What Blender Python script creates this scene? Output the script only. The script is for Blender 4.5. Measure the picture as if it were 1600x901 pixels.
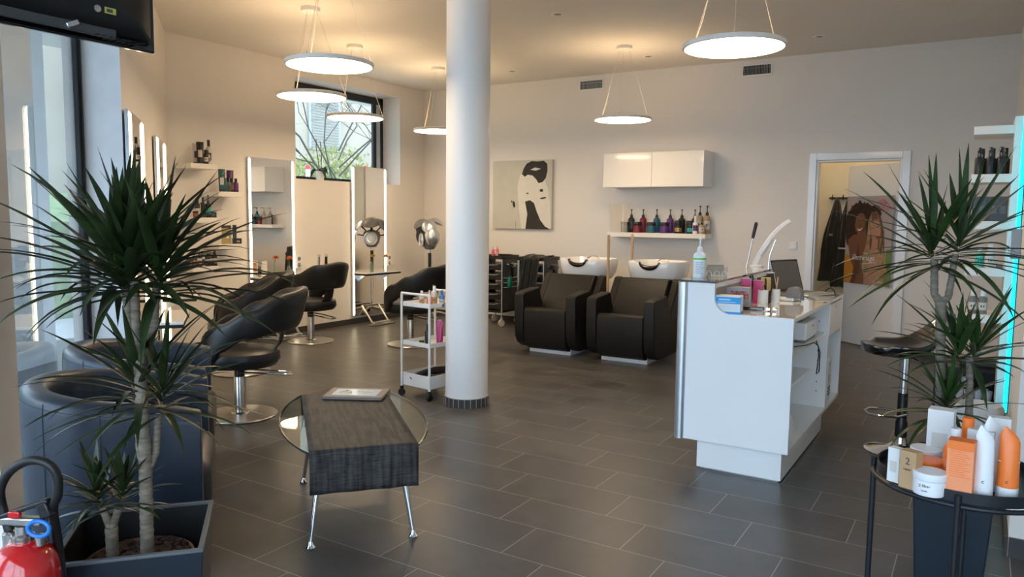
import bpy, math, random
from mathutils import Vector, Matrix
PI = math.pi
S = bpy.context.scene
for o in list(bpy.data.objects): bpy.data.objects.remove(o)

# ---------------------------------------------------------------- camera
FPX, PITCH, ROLL, CAMH, YAW = 1182.0, 0.0943, 0.0113, 1.39, 0.5535
# world x runs along the back wall, world y into the depth of the room
R0 = Vector((math.cos(YAW), math.sin(YAW), 0)); F0 = Vector((-math.sin(YAW), math.cos(YAW), 0))
Fw = F0 * math.cos(PITCH) - Vector((0, 0, 1)) * math.sin(PITCH)
Up = F0 * math.sin(PITCH) + Vector((0, 0, 1)) * math.cos(PITCH)
cr, sr = math.cos(ROLL), math.sin(ROLL)
RI = R0 * cr + Up * sr; UI = -R0 * sr + Up * cr
cam = bpy.data.cameras.new('camera'); camo = bpy.data.objects.new('camera', cam)
S.collection.objects.link(camo)
cam.sensor_width = 36; cam.lens = FPX / 1600 * 36; cam.clip_start = 0.05; cam.clip_end = 200
M = Matrix.Identity(4)
for i in range(3):
    M[i][0] = RI[i]; M[i][1] = UI[i]; M[i][2] = -Fw[i]
M[2][3] = CAMH
camo.matrix_world = M
S.camera = camo

# ---------------------------------------------------------------- world and exposure
S.view_settings.view_transform = 'Standard'; S.view_settings.look = 'None'
S.view_settings.gamma = 1; S.view_settings.use_curve_mapping = False
S.view_settings.exposure = 0.50
SKY_STRENGTH = 5.4
LAMP = 13.5         # pendant discs
LED = 3.6           # mirror strips
w = bpy.data.worlds.new('sky'); S.world = w; w.use_nodes = True
nt = w.node_tree; nt.nodes.clear()
wo = nt.nodes.new('ShaderNodeOutputWorld'); bg = nt.nodes.new('ShaderNodeBackground')
tc = nt.nodes.new('ShaderNodeTexCoord'); sep = nt.nodes.new('ShaderNodeSeparateXYZ')
rp = nt.nodes.new('ShaderNodeValToRGB'); nz = nt.nodes.new('ShaderNodeTexNoise'); mx = nt.nodes.new('ShaderNodeMix')
mx.data_type = 'RGBA'; nz.inputs['Scale'].default_value = 2.2; nz.inputs['Detail'].default_value = 6
rp.color_ramp.elements[0].position = 0.0; rp.color_ramp.elements[0].color = (0.60, 0.76, 0.98, 1)
rp.color_ramp.elements[1].position = 0.7; rp.color_ramp.elements[1].color = (0.25, 0.45, 0.90, 1)
cr2 = nt.nodes.new('ShaderNodeValToRGB'); cr2.color_ramp.elements[0].position = .42; cr2.color_ramp.elements[1].position = .62
nt.links.new(tc.outputs['Generated'], sep.inputs[0]); nt.links.new(sep.outputs['Z'], rp.inputs[0])
nt.links.new(tc.outputs['Generated'], nz.inputs['Vector']); nt.links.new(nz.outputs[0], cr2.inputs[0])
nt.links.new(cr2.outputs[0], mx.inputs[0]); nt.links.new(rp.outputs[0], mx.inputs[6]); mx.inputs[7].default_value = (0.84, 0.92, 1.0, 1)
nt.links.new(mx.outputs[2], bg.inputs[0]); bg.inputs[1].default_value = SKY_STRENGTH
nt.links.new(bg.outputs[0], wo.inputs[0])

# ---------------------------------------------------------------- materials
MATS = {}
def mat(name, col, rough=.5, metal=0., spec=.5, em=0., emc=None, var=.04, scale=8., bump=0., coat=0., trans=0., ior=1.45, stretch=None, bscale=None, sheen=0.):
    if name in MATS: return MATS[name]
    m = bpy.data.materials.new(name); m.use_nodes = True; n = m.node_tree; b = n.nodes['Principled BSDF']
    t = n.nodes.new('ShaderNodeTexCoord'); z = n.nodes.new('ShaderNodeTexNoise'); z.inputs['Scale'].default_value = scale; z.inputs['Detail'].default_value = 4
    mp = n.nodes.new('ShaderNodeMapping')
    if stretch: mp.inputs['Scale'].default_value = stretch
    n.links.new(t.outputs['Object'], mp.inputs[0]); n.links.new(mp.outputs[0], z.inputs['Vector'])
    r = n.nodes.new('ShaderNodeValToRGB')
    r.color_ramp.elements[0].position = .3; r.color_ramp.elements[1].position = .7
    r.color_ramp.elements[0].color = tuple(max(0, c * (1 - var)) for c in col[:3]) + (1,)
    r.color_ramp.elements[1].color = tuple(min(1, c * (1 + var)) for c in col[:3]) + (1,)
    n.links.new(z.outputs[0], r.inputs[0]); n.links.new(r.outputs[0], b.inputs['Base Color'])
    b.inputs['Roughness'].default_value = rough; b.inputs['Metallic'].default_value = metal
    b.inputs['Specular IOR Level'].default_value = spec; b.inputs['Coat Weight'].default_value = coat
    b.inputs['Coat Roughness'].default_value = .05; b.inputs['IOR'].default_value = ior
    b.inputs['Transmission Weight'].default_value = trans
    if sheen: b.inputs['Sheen Weight'].default_value = sheen
    if em:
        b.inputs['Emission Color'].default_value = tuple((emc or col)[:3]) + (1,); b.inputs['Emission Strength'].default_value = em
    if bump:
        bn = n.nodes.new('ShaderNodeBump'); bn.inputs['Strength'].default_value = bump; bn.inputs['Distance'].default_value = .002
        z2 = n.nodes.new('ShaderNodeTexNoise'); z2.inputs['Scale'].default_value = bscale or scale * 12; z2.inputs['Detail'].default_value = 3
        n.links.new(t.outputs['Object'], z2.inputs['Vector']); n.links.new(z2.outputs[0], bn.inputs['Height']); n.links.new(bn.outputs[0], b.inputs['Normal'])
    MATS[name] = m; return m

def thin_glass(name, tint=(1, 1, 1), ior=1.5, rough=0.0, opac=0.0, dcol=(.8, .85, .85)):
    m = bpy.data.materials.new(name); m.use_nodes = True; n = m.node_tree; n.nodes.clear()
    o = n.nodes.new('ShaderNodeOutputMaterial'); tr = n.nodes.new('ShaderNodeBsdfTransparent'); g = n.nodes.new('ShaderNodeBsdfGlossy')
    tr.inputs[0].default_value = tint + (1,); g.inputs['Roughness'].default_value = rough
    lw = n.nodes.new('ShaderNodeLayerWeight'); lw.inputs[0].default_value = .5; pw = n.nodes.new('ShaderNodeMath'); pw.operation = 'POWER'; pw.inputs[1].default_value = 5
    n.links.new(lw.outputs['Facing'], pw.inputs[0]); f0 = ((ior - 1) / (ior + 1)) ** 2; f = n.nodes.new('ShaderNodeMath'); f.operation = 'MULTIPLY_ADD'; f.inputs[1].default_value = 1 - f0; f.inputs[2].default_value = f0
    n.links.new(pw.outputs[0], f.inputs[0]); x = n.nodes.new('ShaderNodeMixShader')
    n.links.new(f.outputs[0], x.inputs[0]); n.links.new(tr.outputs[0], x.inputs[1]); n.links.new(g.outputs[0], x.inputs[2])
    if opac:
        d = n.nodes.new('ShaderNodeBsdfDiffuse'); d.inputs[0].default_value = dcol + (1,); y = n.nodes.new('ShaderNodeMixShader'); y.inputs[0].default_value = opac
        n.links.new(x.outputs[0], y.inputs[1]); n.links.new(d.outputs[0], y.inputs[2]); n.links.new(y.outputs[0], o.inputs[0])
    else: n.links.new(x.outputs[0], o.inputs[0])
    MATS[name] = m; return m

M_wall = mat('wall_plaster', (.79, .745, .69), .85, var=.01, scale=3, bump=.06, bscale=160)
M_ceil = mat('ceiling_plaster', (.78, .735, .68), .9, var=.01, scale=3)
M_backroom = mat('cream_plaster', (.86, .80, .66), .9, var=.01)
M_white = mat('white_lacquer', (.84, .84, .84), .25, var=.01, scale=3, coat=.3)
M_gloss = mat('high_gloss_white', (.86, .84, .80), .08, var=.01, scale=2, coat=1.)
M_shelf = mat('matt_white_board', (.82, .79, .74), .45, var=.015, scale=5)
M_frame = mat('anthracite_metal', (.028, .032, .038), .4, metal=.3, var=.1)
M_skirt = mat('dark_slate_skirting', (.05, .047, .045), .5, var=.2, scale=9)
M_black = mat('black_plastic', (.012, .012, .013), .35, var=.1)
M_blackgloss = mat('glossy_black_plastic', (.006, .006, .007), .12, var=.1, coat=.6)
M_blackmetal = mat('black_powder_coat', (.012, .014, .018), .4, metal=.2, var=.1)
M_leather = mat('black_leather', (.011, .011, .012), .36, var=.15, scale=5, bump=.25, bscale=260)
M_tub = mat('blue_black_leather', (.028, .038, .056), .34, var=.15, scale=5, bump=.25, bscale=260)
M_cushion = mat('taupe_leather', (.05, .045, .045), .42, var=.1, bump=.2, bscale=240)
M_wash = mat('charcoal_vinyl', (.011, .010, .009), .50, spec=.35, var=.12, scale=4, bump=.15, bscale=300)
M_seam = mat('seam_black', (.004, .004, .004), .7)
M_chrome = mat('polished_chrome', (.80, .81, .83), .09, metal=1., var=.01)
M_steel = mat('brushed_steel', (.55, .53, .50), .28, metal=1., var=.06, scale=30, stretch=(1, 1, .05))
M_alu = mat('satin_aluminium', (.62, .66, .70), .32, metal=.9, var=.03)
M_ceramic = mat('white_ceramic', (.86, .85, .83), .07, var=.01, coat=1.)
M_mirror = mat('mirror_silvering', (.88, .88, .86), .0, metal=1., var=0)
M_led = mat('warm_led_tube', (1, .93, .78), .5, em=LED, emc=(1, .84, .56))
M_cyan = mat('cyan_led_tube', (.05, .9, 1), .5, em=1.6, emc=(.0, .72, 1))
M_lampface = mat('pendant_diffuser', (1, .97, .9), .5, em=LAMP, emc=(1, .74, .46))
M_lamptop = mat('pendant_up_glow', (1, .97, .9), .5, em=LAMP * .42, emc=(1, .70, .40))
M_lamprim = mat('pendant_white_rim', (.80, .78, .74), .4)
M_cable = mat('clear_cable', (.55, .50, .42), .4)
M_wood = mat('pale_beech', (.50, .33, .17), .5, var=.15, scale=6, stretch=(8, 8, .4))
M_leaf = mat('dracaena_leaf', (.020, .034, .010), .36, var=.45, scale=14, stretch=(1, 1, 1))
M_leafR = mat('fresh_dracaena_leaf', (.026, .056, .013), .36, var=.4, scale=14)
M_bark = mat('dracaena_bark', (.19, .155, .115), .85, var=.35, scale=28, bump=.8, stretch=(1, 1, 4), bscale=60)
M_soil = mat('bark_mulch_soil', (.040, .020, .013), .9, var=.6, scale=60, bump=1., bscale=60)
M_pot = mat('dark_blue_planter', (.009, .015, .025), .35, var=.1)
M_potrim = mat('planter_rim_edge', (.10, .11, .12), .35, var=.05)
M_terra = mat('terracotta_plastic', (.22, .09, .05), .6)
M_red = mat('extinguisher_red', (.50, .008, .010), .16, var=.04, coat=.8)
M_rubber = mat('black_rubber', (.01, .01, .01), .45)
M_blue = mat('blue_plastic', (.01, .16, .55), .35)
M_glass = thin_glass('window_glass', (.93, .97, .97))
M_tabglass = thin_glass('table_glass', (.86, .90, .87), 1.5)
M_acryl = thin_glass('clear_acrylic', (.92, .92, .90), 1.4, .02, .18, (.8, .74, .66))
M_bottleglass = thin_glass('clear_bottle_glass', (.85, .9, .86), 1.4, .02, .12)
M_pinkliq = mat('pink_liquid', (.75, .14, .18), .2)

def tile_floor():
    m = bpy.data.materials.new('slate_floor_tiles'); m.use_nodes = True; n = m.node_tree; b = n.nodes['Principled BSDF']; L = n.links.new
    def N(t, **k):
        x = n.nodes.new(t)
        for a, v in k.items(): setattr(x, a, v)
        return x
    def mt(op, a, b_=None, c=None):
        x = N('ShaderNodeMath', operation=op)
        for i, v in enumerate((a, b_, c)):
            if v is None: continue
            if isinstance(v, (int, float)): x.inputs[i].default_value = v
            else: L(v, x.inputs[i])
        return x.outputs[0]
    tcn = N('ShaderNodeTexCoord'); sp = N('ShaderNodeSeparateXYZ'); L(tcn.outputs['Object'], sp.inputs[0])
    X, Y = sp.outputs['X'], sp.outputs['Y']
    vv = mt('DIVIDE', mt('SUBTRACT', 3.159, Y), .3); row = mt('FLOOR', vv); fv = mt('FRACT', vv)
    uu = mt('DIVIDE', mt('SUBTRACT', mt('ADD', X, 1.821), mt('MULTIPLY', row, .2)), .6); fu = mt('FRACT', uu); cu = mt('FLOOR', uu)
    dv = mt('MULTIPLY', mt('MINIMUM', fv, mt('SUBTRACT', 1., fv)), .3); du = mt('MULTIPLY', mt('MINIMUM', fu, mt('SUBTRACT', 1., fu)), .6)
    d = mt('MINIMUM', du, dv); g = mt('LESS_THAN', d, .0018)
    cmb = N('ShaderNodeCombineXYZ'); L(row, cmb.inputs[0]); L(cu, cmb.inputs[1]); wn = N('ShaderNodeTexWhiteNoise'); L(cmb.outputs[0], wn.inputs[0])
    add = N('ShaderNodeVectorMath', operation='ADD'); sc = N('ShaderNodeVectorMath', operation='SCALE'); L(wn.outputs['Color'], sc.inputs[0]); sc.inputs['Scale'].default_value = 9
    L(tcn.outputs['Object'], add.inputs[0]); L(sc.outputs[0], add.inputs[1])
    nz = N('ShaderNodeTexNoise'); nz.inputs['Scale'].default_value = 2.6; nz.inputs['Detail'].default_value = 8; nz.inputs['Roughness'].default_value = .62; nz.inputs['Distortion'].default_value = .7
    L(add.outputs[0], nz.inputs['Vector'])
    rp = N('ShaderNodeValToRGB'); e = rp.color_ramp.elements; e[0].position = .3; e[0].color = (.060, .058, .058, 1); e[1].position = .72; e[1].color = (.118, .112, .108, 1)
    L(nz.outputs[0], rp.inputs[0])
    hs = N('ShaderNodeHueSaturation'); L(rp.outputs[0], hs.inputs['Color']); L(mt('ADD', mt('MULTIPLY', wn.outputs['Value'], .22), .89), hs.inputs['Value'])
    mxx = N('ShaderNodeMix', data_type='RGBA'); L(g, mxx.inputs[0]); L(hs.outputs[0], mxx.inputs[6]); mxx.inputs[7].default_value = (.34, .32, .30, 1)
    L(mxx.outputs[2], b.inputs['Base Color'])
    L(mt('ADD', mt('MULTIPLY', nz.outputs[0], .22), .23), b.inputs['Roughness']); b.inputs['Specular IOR Level'].default_value = .42
    bp = N('ShaderNodeBump'); bp.inputs['Strength'].default_value = .25; bp.inputs['Distance'].default_value = .003
    nz2 = N('ShaderNodeTexNoise'); nz2.inputs['Scale'].default_value = 22; nz2.inputs['Detail'].default_value = 5; L(add.outputs[0], nz2.inputs['Vector'])
    L(mt('SUBTRACT', mt('ADD', nz.outputs[0], mt('MULTIPLY', nz2.outputs[0], .3)), g), bp.inputs['Height']); L(bp.outputs[0], b.inputs['Normal'])
    return m
M_floor = tile_floor()

def woven():
    m = bpy.data.materials.new('woven_grey_runner'); m.use_nodes = True; n = m.node_tree; b = n.nodes['Principled BSDF']; L = n.links.new
    t = n.nodes.new('ShaderNodeTexCoord'); mp = n.nodes.new('ShaderNodeMapping'); mp.inputs['Scale'].default_value = (6, 60, 6)
    z = n.nodes.new('ShaderNodeTexNoise'); z.inputs['Scale'].default_value = 1; z.inputs['Detail'].default_value = 4; L(t.outputs['Object'], mp.inputs[0]); L(mp.outputs[0], z.inputs['Vector'])
    mp2 = n.nodes.new('ShaderNodeMapping'); mp2.inputs['Scale'].default_value = (150, 12, 150); z2 = n.nodes.new('ShaderNodeTexNoise'); z2.inputs['Scale'].default_value = 1; L(t.outputs['Object'], mp2.inputs[0]); L(mp2.outputs[0], z2.inputs['Vector'])
    a = n.nodes.new('ShaderNodeMath'); a.operation = 'MULTIPLY_ADD'; a.inputs[1].default_value = .6; L(z2.outputs[0], a.inputs[0]); L(z.outputs[0], a.inputs[2])
    r = n.nodes.new('ShaderNodeValToRGB'); r.color_ramp.elements[0].position = .6; r.color_ramp.elements[0].color = (.010, .0095, .010, 1); r.color_ramp.elements[1].position = .98; r.color_ramp.elements[1].color = (.058, .053, .052, 1)
    L(a.outputs[0], r.inputs[0]); L(r.outputs[0], b.inputs['Base Color']); b.inputs['Roughness'].default_value = .62; b.inputs['Specular IOR Level'].default_value = .3
    bp = n.nodes.new('ShaderNodeBump'); bp.inputs['Strength'].default_value = .6; bp.inputs['Distance'].default_value = .002; L(a.outputs[0], bp.inputs['Height']); L(bp.outputs[0], b.inputs['Normal'])
    return m
M_runner = woven()

# ---------------------------------------------------------------- mesh helpers
class MB:
    def __init__(s): s.v = []; s.f = []; s.m = []; s.M = Matrix.Identity(4); s.k = 0
    def add(s, vs, fs):
        o = len(s.v)
        for p in vs: s.v.append(tuple(s.M @ Vector(p)))
        for f in fs: s.f.append(tuple(i + o for i in f)); s.m.append(s.k)
        return s
    def box(s, x0, y0, z0, x1, y1, z1):
        v = [(x, y, z) for z in (z0, z1) for y in (y0, y1) for x in (x0, x1)]
        return s.add(v, [(0, 2, 3, 1), (4, 5, 7, 6), (0, 1, 5, 4), (2, 6, 7, 3), (0, 4, 6, 2), (1, 3, 7, 5)])
    def cbox(s, c, d, rz=0, tilt=None):
        K = Matrix.Translation(c) @ Matrix.Rotation(rz, 4, 'Z')
        if tilt: K = K @ Matrix.Rotation(tilt[1], 4, tilt[0])
        o = s.M; s.M = o @ K; s.box(-d[0] / 2, -d[1] / 2, -d[2] / 2, d[0] / 2, d[1] / 2, d[2] / 2); s.M = o; return s
    def lathe(s, prof, c=(0, 0, 0), n=32, sx=1., sy=1., sup=2., rz=0., cap=True):
        vs = []
        for r, z in prof:
            for i in range(n):
                a = 2 * PI * i / n; ca, sa = math.cos(a), math.sin(a)
                q = (abs(ca) ** sup + abs(sa) ** sup) ** (-1 / sup)
                x, y = r * q * ca * sx, r * q * sa * sy
                vs.append((c[0] + x * math.cos(rz) - y * math.sin(rz), c[1] + x * math.sin(rz) + y * math.cos(rz), c[2] + z))
        fs = []
        for k in range(len(prof) - 1):
            for i in range(n):
                j = (i + 1) % n; fs.append((k * n + i, k * n + j, (k + 1) * n + j, (k + 1) * n + i))
        if cap:
            if prof[0][0] > 1e-6: fs.append(tuple(range(n - 1, -1, -1)))
            if prof[-1][0] > 1e-6: fs.append(tuple((len(prof) - 1) * n + i for i in range(n)))
        return s.add(vs, fs)
    def cyl(s, p0, p1, r0, r1=None, n=16):
        return s.tube([p0, p1], [r0, r0 if r1 is None else r1], n)
    def tube(s, pts, r, n=10, closed=False):
        pts = [Vector(p) for p in pts]; N = len(pts)
        rs = r if isinstance(r, (list, tuple)) else [r] * N
        vs = []; prev = None
        for i, p in enumerate(pts):
            if closed: t = pts[(i + 1) % N] - pts[i - 1]
            else: t = pts[min(i + 1, N - 1)] - pts[max(i - 1, 0)]
            t = t.normalized() if t.length > 1e-9 else Vector((0, 0, 1))
            if prev is None:
                a = Vector((0, 0, 1)) if abs(t.z) < .9 else Vector((1, 0, 0)); u = t.cross(a).normalized()
            else:
                u = prev - t * prev.dot(t); u = u.normalized() if u.length > 1e-6 else t.orthogonal().normalized()
            prev = u; w_ = t.cross(u)
            for k in range(n):
                a = 2 * PI * k / n; vs.append(tuple(p + (u * math.cos(a) + w_ * math.sin(a)) * rs[i]))
        fs = []
        for i in range(N if closed else N - 1):
            j = (i + 1) % N
            for k in range(n):
                l = (k + 1) % n; fs.append((i * n + k, i * n + l, j * n + l, j * n + k))
        if not closed: fs.append(tuple(range(n - 1, -1, -1))); fs.append(tuple((N - 1) * n + k for k in range(n)))
        return s.add(vs, fs)
    def prism(s, poly, a, b, axis='x'):
        """poly in the plane across axis, extruded from a to b"""
        def P(u, v, t): return (t, u, v) if axis == 'x' else ((u, t, v) if axis == 'y' else (u, v, t))
        n = len(poly); vs = [P(u, v, a) for u, v in poly] + [P(u, v, b) for u, v in poly]
        return s.add(vs, [tuple(range(n)), tuple(range(2 * n - 1, n - 1, -1))] + [(i, i + n, (i + 1) % n + n, (i + 1) % n) for i in range(n)])
    def loops(s, L, closed=False, caps=True):
        n = len(L[0]); vs = [p for l in L for p in l]; fs = []
        for i in range(len(L) if closed else len(L) - 1):
            j = (i + 1) % len(L)
            for k in range(n): fs.append((i * n + k, i * n + (k + 1) % n, j * n + (k + 1) % n, j * n + k))
        if caps and not closed: fs.append(tuple(range(n - 1, -1, -1))); fs.append(tuple((len(L) - 1) * n + k for k in range(n)))
        return s.add(vs, fs)
    def build(s, name, mats, parent=None, bevel=0., seg=2, smooth=True, ang=35, sub=0, **props):
        me = bpy.data.meshes.new(name); me.from_pydata(s.v, [], s.f)
        if not isinstance(mats, (list, tuple)): mats = [mats]
        for m in mats: me.materials.append(m)
        if len(mats) > 1: me.polygons.foreach_set('material_index', s.m)
        me.update()
        import bmesh
        b = bmesh.new(); b.from_mesh(me); bmesh.ops.recalc_face_normals(b, faces=b.faces); b.to_mesh(me); b.free()
        if smooth: me.shade_smooth(); me.set_sharp_from_angle(angle=math.radians(ang))
        o = bpy.data.objects.new(name, me); S.collection.objects.link(o)
        if parent: o.parent = parent
        if bevel:
            d = o.modifiers.new('bevel', 'BEVEL'); d.width = bevel; d.segments = seg; d.limit_method = 'ANGLE'; d.angle_limit = math.radians(40); d.harden_normals = False
        if sub:
            d = o.modifiers.new('sub', 'SUBSURF'); d.levels = sub; d.render_levels = sub
        for k, v in props.items(): o[k] = v
        return o

def thing(name, label, cat, loc=(0, 0, 0), rz=0., group=None):
    o = bpy.data.objects.new(name, None); S.collection.objects.link(o); o.empty_display_size = .1
    o.location = loc; o.rotation_euler = (0, 0, rz); o['label'] = label; o['category'] = cat
    if group: o['group'] = group
    return o
def tag(o, label, cat, group=None):
    o['label'] = label; o['category'] = cat
    if group: o['group'] = group
    return o
def struct(o): o['kind'] = 'structure'; return o
def dup(root, loc, rz=None, label=None, group=None):
    r = root.copy(); S.collection.objects.link(r); r.location = loc
    if rz is not None: r.rotation_euler = (0, 0, rz)
    if label: r['label'] = label
    if group: r['group'] = group
    for ch in list(root.children):
        c = ch.copy(); S.collection.objects.link(c); c.parent = r
        for g in ch.children:
            d = g.copy(); S.collection.objects.link(d); d.parent = c
    return r
def text(body, size, parent, m, loc, rot, name='lettering', align='CENTER', ext=.0004, sx=1.):
    c = bpy.data.curves.new(name, 'FONT'); c.body = body; c.size = size; c.align_x = align; c.extrude = ext; c.resolution_u = 2
    tmp = bpy.data.objects.new('tmp', c); S.collection.objects.link(tmp); bpy.context.view_layer.update()
    me = bpy.data.meshes.new_from_object(tmp.evaluated_get(bpy.context.evaluated_depsgraph_get())); bpy.data.objects.remove(tmp); me.materials.clear(); me.materials.append(m)
    o = bpy.data.objects.new(name, me); S.collection.objects.link(o); o.parent = parent; o.location = loc; o.rotation_euler = rot; o.scale = (sx, 1, 1); return o

# ================================================================ room shell
CZ = 3.13
struct(MB().box(-8.5, -1.4, -.1, 3.2, 10.4, 0).build('floor', M_floor, smooth=False))
struct(MB().box(-8.5, -1.4, CZ, 3.2, 10.4, CZ + .15).build('ceiling', M_ceil, smooth=False))
# back wall with the doorway
DX0, DX1, DZ, WB = -1.525, -.715, 2.02, 8.58
struct(MB().box(-6.95, WB, 0, DX0, WB + .14, CZ).box(DX1, WB, 0, .45, WB + .14, CZ).box(DX0, WB, DZ, DX1, WB + .14, CZ).build('wall_back', M_wall, smooth=False))
# window wall (left): hole y 6.2..8.05, z 1.8..2.97
XW = -6.79; WY0, WY1, WZ0, WZ1 = 6.2, 8.05, 1.805, 2.975
struct(MB().box(XW - .38, 4.3, 0, XW, WY0, CZ).box(XW - .38, WY1, 0, XW, 9.0, CZ).box(XW - .38, WY0, 0, XW, WY1, WZ0).box(XW - .38, WY0, WZ1, XW, WY1, CZ).build('wall_left', M_wall, smooth=False))
# oblique side wall
U = Vector((.782, -.623, 0)); NN = Vector((.623, .782, 0)); C0 = Vector((-6.79, 4.58, 0))
ANG = math.atan2(-.623, .782)
def obl(t0, t1, d0, d1, z0, z1, mb=None):
    mb = mb or MB(); o = mb.M; mb.M = Matrix.Translation(C0) @ Matrix.Rotation(ANG, 4, 'Z'); mb.box(t0, d0, z0, t1, d1, z1); mb.M = o; return mb
TA, TB = 3.08, 5.52
w_ = obl(-.3, TA, -.3, 0, 0, CZ); obl(TB, TB + .22, -.3, 0, 0, CZ, w_)
struct(w_.build('wall_left_oblique', M_wall, smooth=False))
P2 = C0 + U * (TB + .22)
struct(MB().box(P2.x - .22, -1.4, 0, P2.x, -.1, CZ).build('wall_left_front', M_wall, smooth=False))
fm = MB().box(P2.x - .08, -.10, 0, P2.x - .02, P2.y, .08).box(P2.x - .08, -.10, CZ - .1, P2.x - .02, P2.y, CZ).box(P2.x - .08, -.10, 0, P2.x - .02, -.04, CZ)
w4 = struct(fm.build('window_4', M_frame, bevel=.003)); struct(MB().box(P2.x - .053, -.04, .08, P2.x - .047, P2.y - .02, CZ - .1).build('window_pane', M_glass, w4, smooth=False))
# right-hand wall stub and outer right wall
struct(MB().prism([(.170, 3.69), (3.2, 3.69), (3.2, 3.95), (.45, 3.95), (.45, 9.0), (.208, 9.0), (.208, 8.58)], 0, CZ, 'z').build('wall_right', M_wall, smooth=False))
struct(MB().box(3.05, -1.4, 0, 3.2, 3.7, CZ).build('wall_right_outer', M_wall, smooth=False))
# street front: piers, low kerb, tall panes; header lowered to shorten the daylight's reach
struct(MB().box(-2.6, -1.4, 2.62, 3.2, -1.2, CZ).box(2.75, -1.4, 0, 3.2, -1.2, 2.62).box(-2.6, -1.4, 0, 2.75, -1.2, .08).build('wall_front', M_wall, smooth=False))
fm = MB()
for x in (-2.3, -.8, .75, 2.72): fm.box(x - .03, -1.33, .08, x + .03, -1.27, 2.62)
fm.box(-2.3, -1.33, .08, 2.75, -1.27, .14).box(-2.3, -1.33, 2.56, 2.75, -1.27, 2.62)
f3 = struct(fm.build('window_3', M_frame, bevel=.004))
struct(MB().box(-2.3, -1.305, .1, 2.75, -1.298, 2.60).build('window_pane', M_glass, f3, smooth=False))
# back room behind the door
struct(MB().box(-2.1, 10.0, 0, .4, 10.12, CZ).box(-2.15, 8.72, 0, -2.05, 10.0, CZ).box(.1, 8.72, 0, .22, 10.0, CZ).build('wall_back_room', M_backroom, smooth=False))
# skirting
struct(MB().box(-6.79, WB - .012, 0, DX0 - .08, WB, .065).box(DX1 + .08, WB - .012, 0, .205, WB, .065).build('baseboard_back', M_skirt))
struct(MB().box(XW, 4.6, 0, XW + .012, WB, .07).build('baseboard_left', M_skirt))
struct(obl(0.02, TA, 0, .012, 0, .07).build('baseboard_left_oblique', M_skirt))
struct(MB().box(.172, 3.678, 0, 3.05, 3.69, .085).box(.158, 3.69, 0, .17, 4.5, .085).build('baseboard_right', M_skirt))
# door frame
db = MB()
db.box(DX0 - .075, WB - .02, 0, DX0, WB, DZ + .075).box(DX1, WB - .02, 0, DX1 + .075, WB, DZ + .075).box(DX0, WB - .02, DZ, DX1, WB, DZ + .075)
db.box(DX0, WB, 0, DX0 + .02, WB + .14, DZ).box(DX1 - .02, WB, 0, DX1, WB + .14, DZ).box(DX0 + .02, WB, DZ - .02, DX1 - .02, WB + .14, DZ)
d1 = struct(db.build('door_1', M_white, bevel=.004))
# open leaf, hinged at the far jamb
H1 = Vector((-.735, 8.86, 0)); H2 = Vector((-1.315, 9.36, 0)); dl = (H2 - H1); la = math.atan2(dl.y, dl.x); LW = dl.length
def leafm(mb): mb.M = Matrix.Translation(H1) @ Matrix.Rotation(la, 4, 'Z'); return mb
lf = struct(leafm(MB()).box(0, -.04, .008, LW, 0, 2.0).build('door_leaf', M_white, d1, bevel=.003))
hb = leafm(MB()); hb.lathe([(.0, 0), (.022, 0), (.022, .001)], (LW - .05, .001, 1.0), 12)
hm = leafm(MB()); hm.box(LW - .075, 0, .93, LW - .035, .006, 1.16)
hm.cyl((LW - .055, .004, 1.075), (LW - .055, .05, 1.075), .009); hm.cyl((LW - .055, .05, 1.075), (LW + .05, .05, 1.075), .009)
struct(hm.build('door_handle', M_alu, lf, bevel=.002))
# reveal + dark frame of the high window
wf = MB(); xo = XW - .30
wf.box(xo - .05, WY0, WZ0, xo, WY1, WZ0 + .05).box(xo - .05, WY0, WZ1 - .09, xo, WY1, WZ1).box(xo - .05, WY0, WZ0, xo, WY0 + .06, WZ1).box(xo - .05, WY1 - .06, WZ0, xo, WY1, WZ1)
wf.box(xo - .045, WY1 - .19, WZ0 + .05, xo - .005, WY1 - .13, WZ1 - .09)
w1 = struct(wf.build('window_1', M_frame, bevel=.003))
struct(MB().box(xo - .03, WY0 + .06, WZ0 + .05, xo - .024, WY1 - .06, WZ1 - .09).build('window_pane', M_glass, w1, smooth=False))
struct(MB().box(xo - .02, WY1 - .13, WZ0 + .05, xo, WY1 - .06, WZ1 - .09).build('window_sash_strip', M_alu, w1, bevel=.002))
# tall shopfront pane in the oblique wall
tf = obl(TA, TA + .03, -.235, -.20, 0, CZ); obl(TA + .03, TA + .06, -.24, -.215, 0, CZ, tf); obl(TA, TB, -.26, -.20, 0, .07, tf); obl(TB - .05, TB, -.26, -.20, 0, CZ, tf)
w2 = struct(tf.build('window_2', M_frame, bevel=.003))
struct(obl(TA + .05, TB - .05, -.232, -.226, .06, CZ).build('window_pane', M_glass, w2, smooth=False))
struct(obl(TA - .003, TA, -.2, -.19, 0, CZ, obl(TA, TA + .006, -.20, 0, 0, CZ)).build('window_reveal', mat('reveal_white', (.80, .83, .86), .5), w2, smooth=False))

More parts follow.
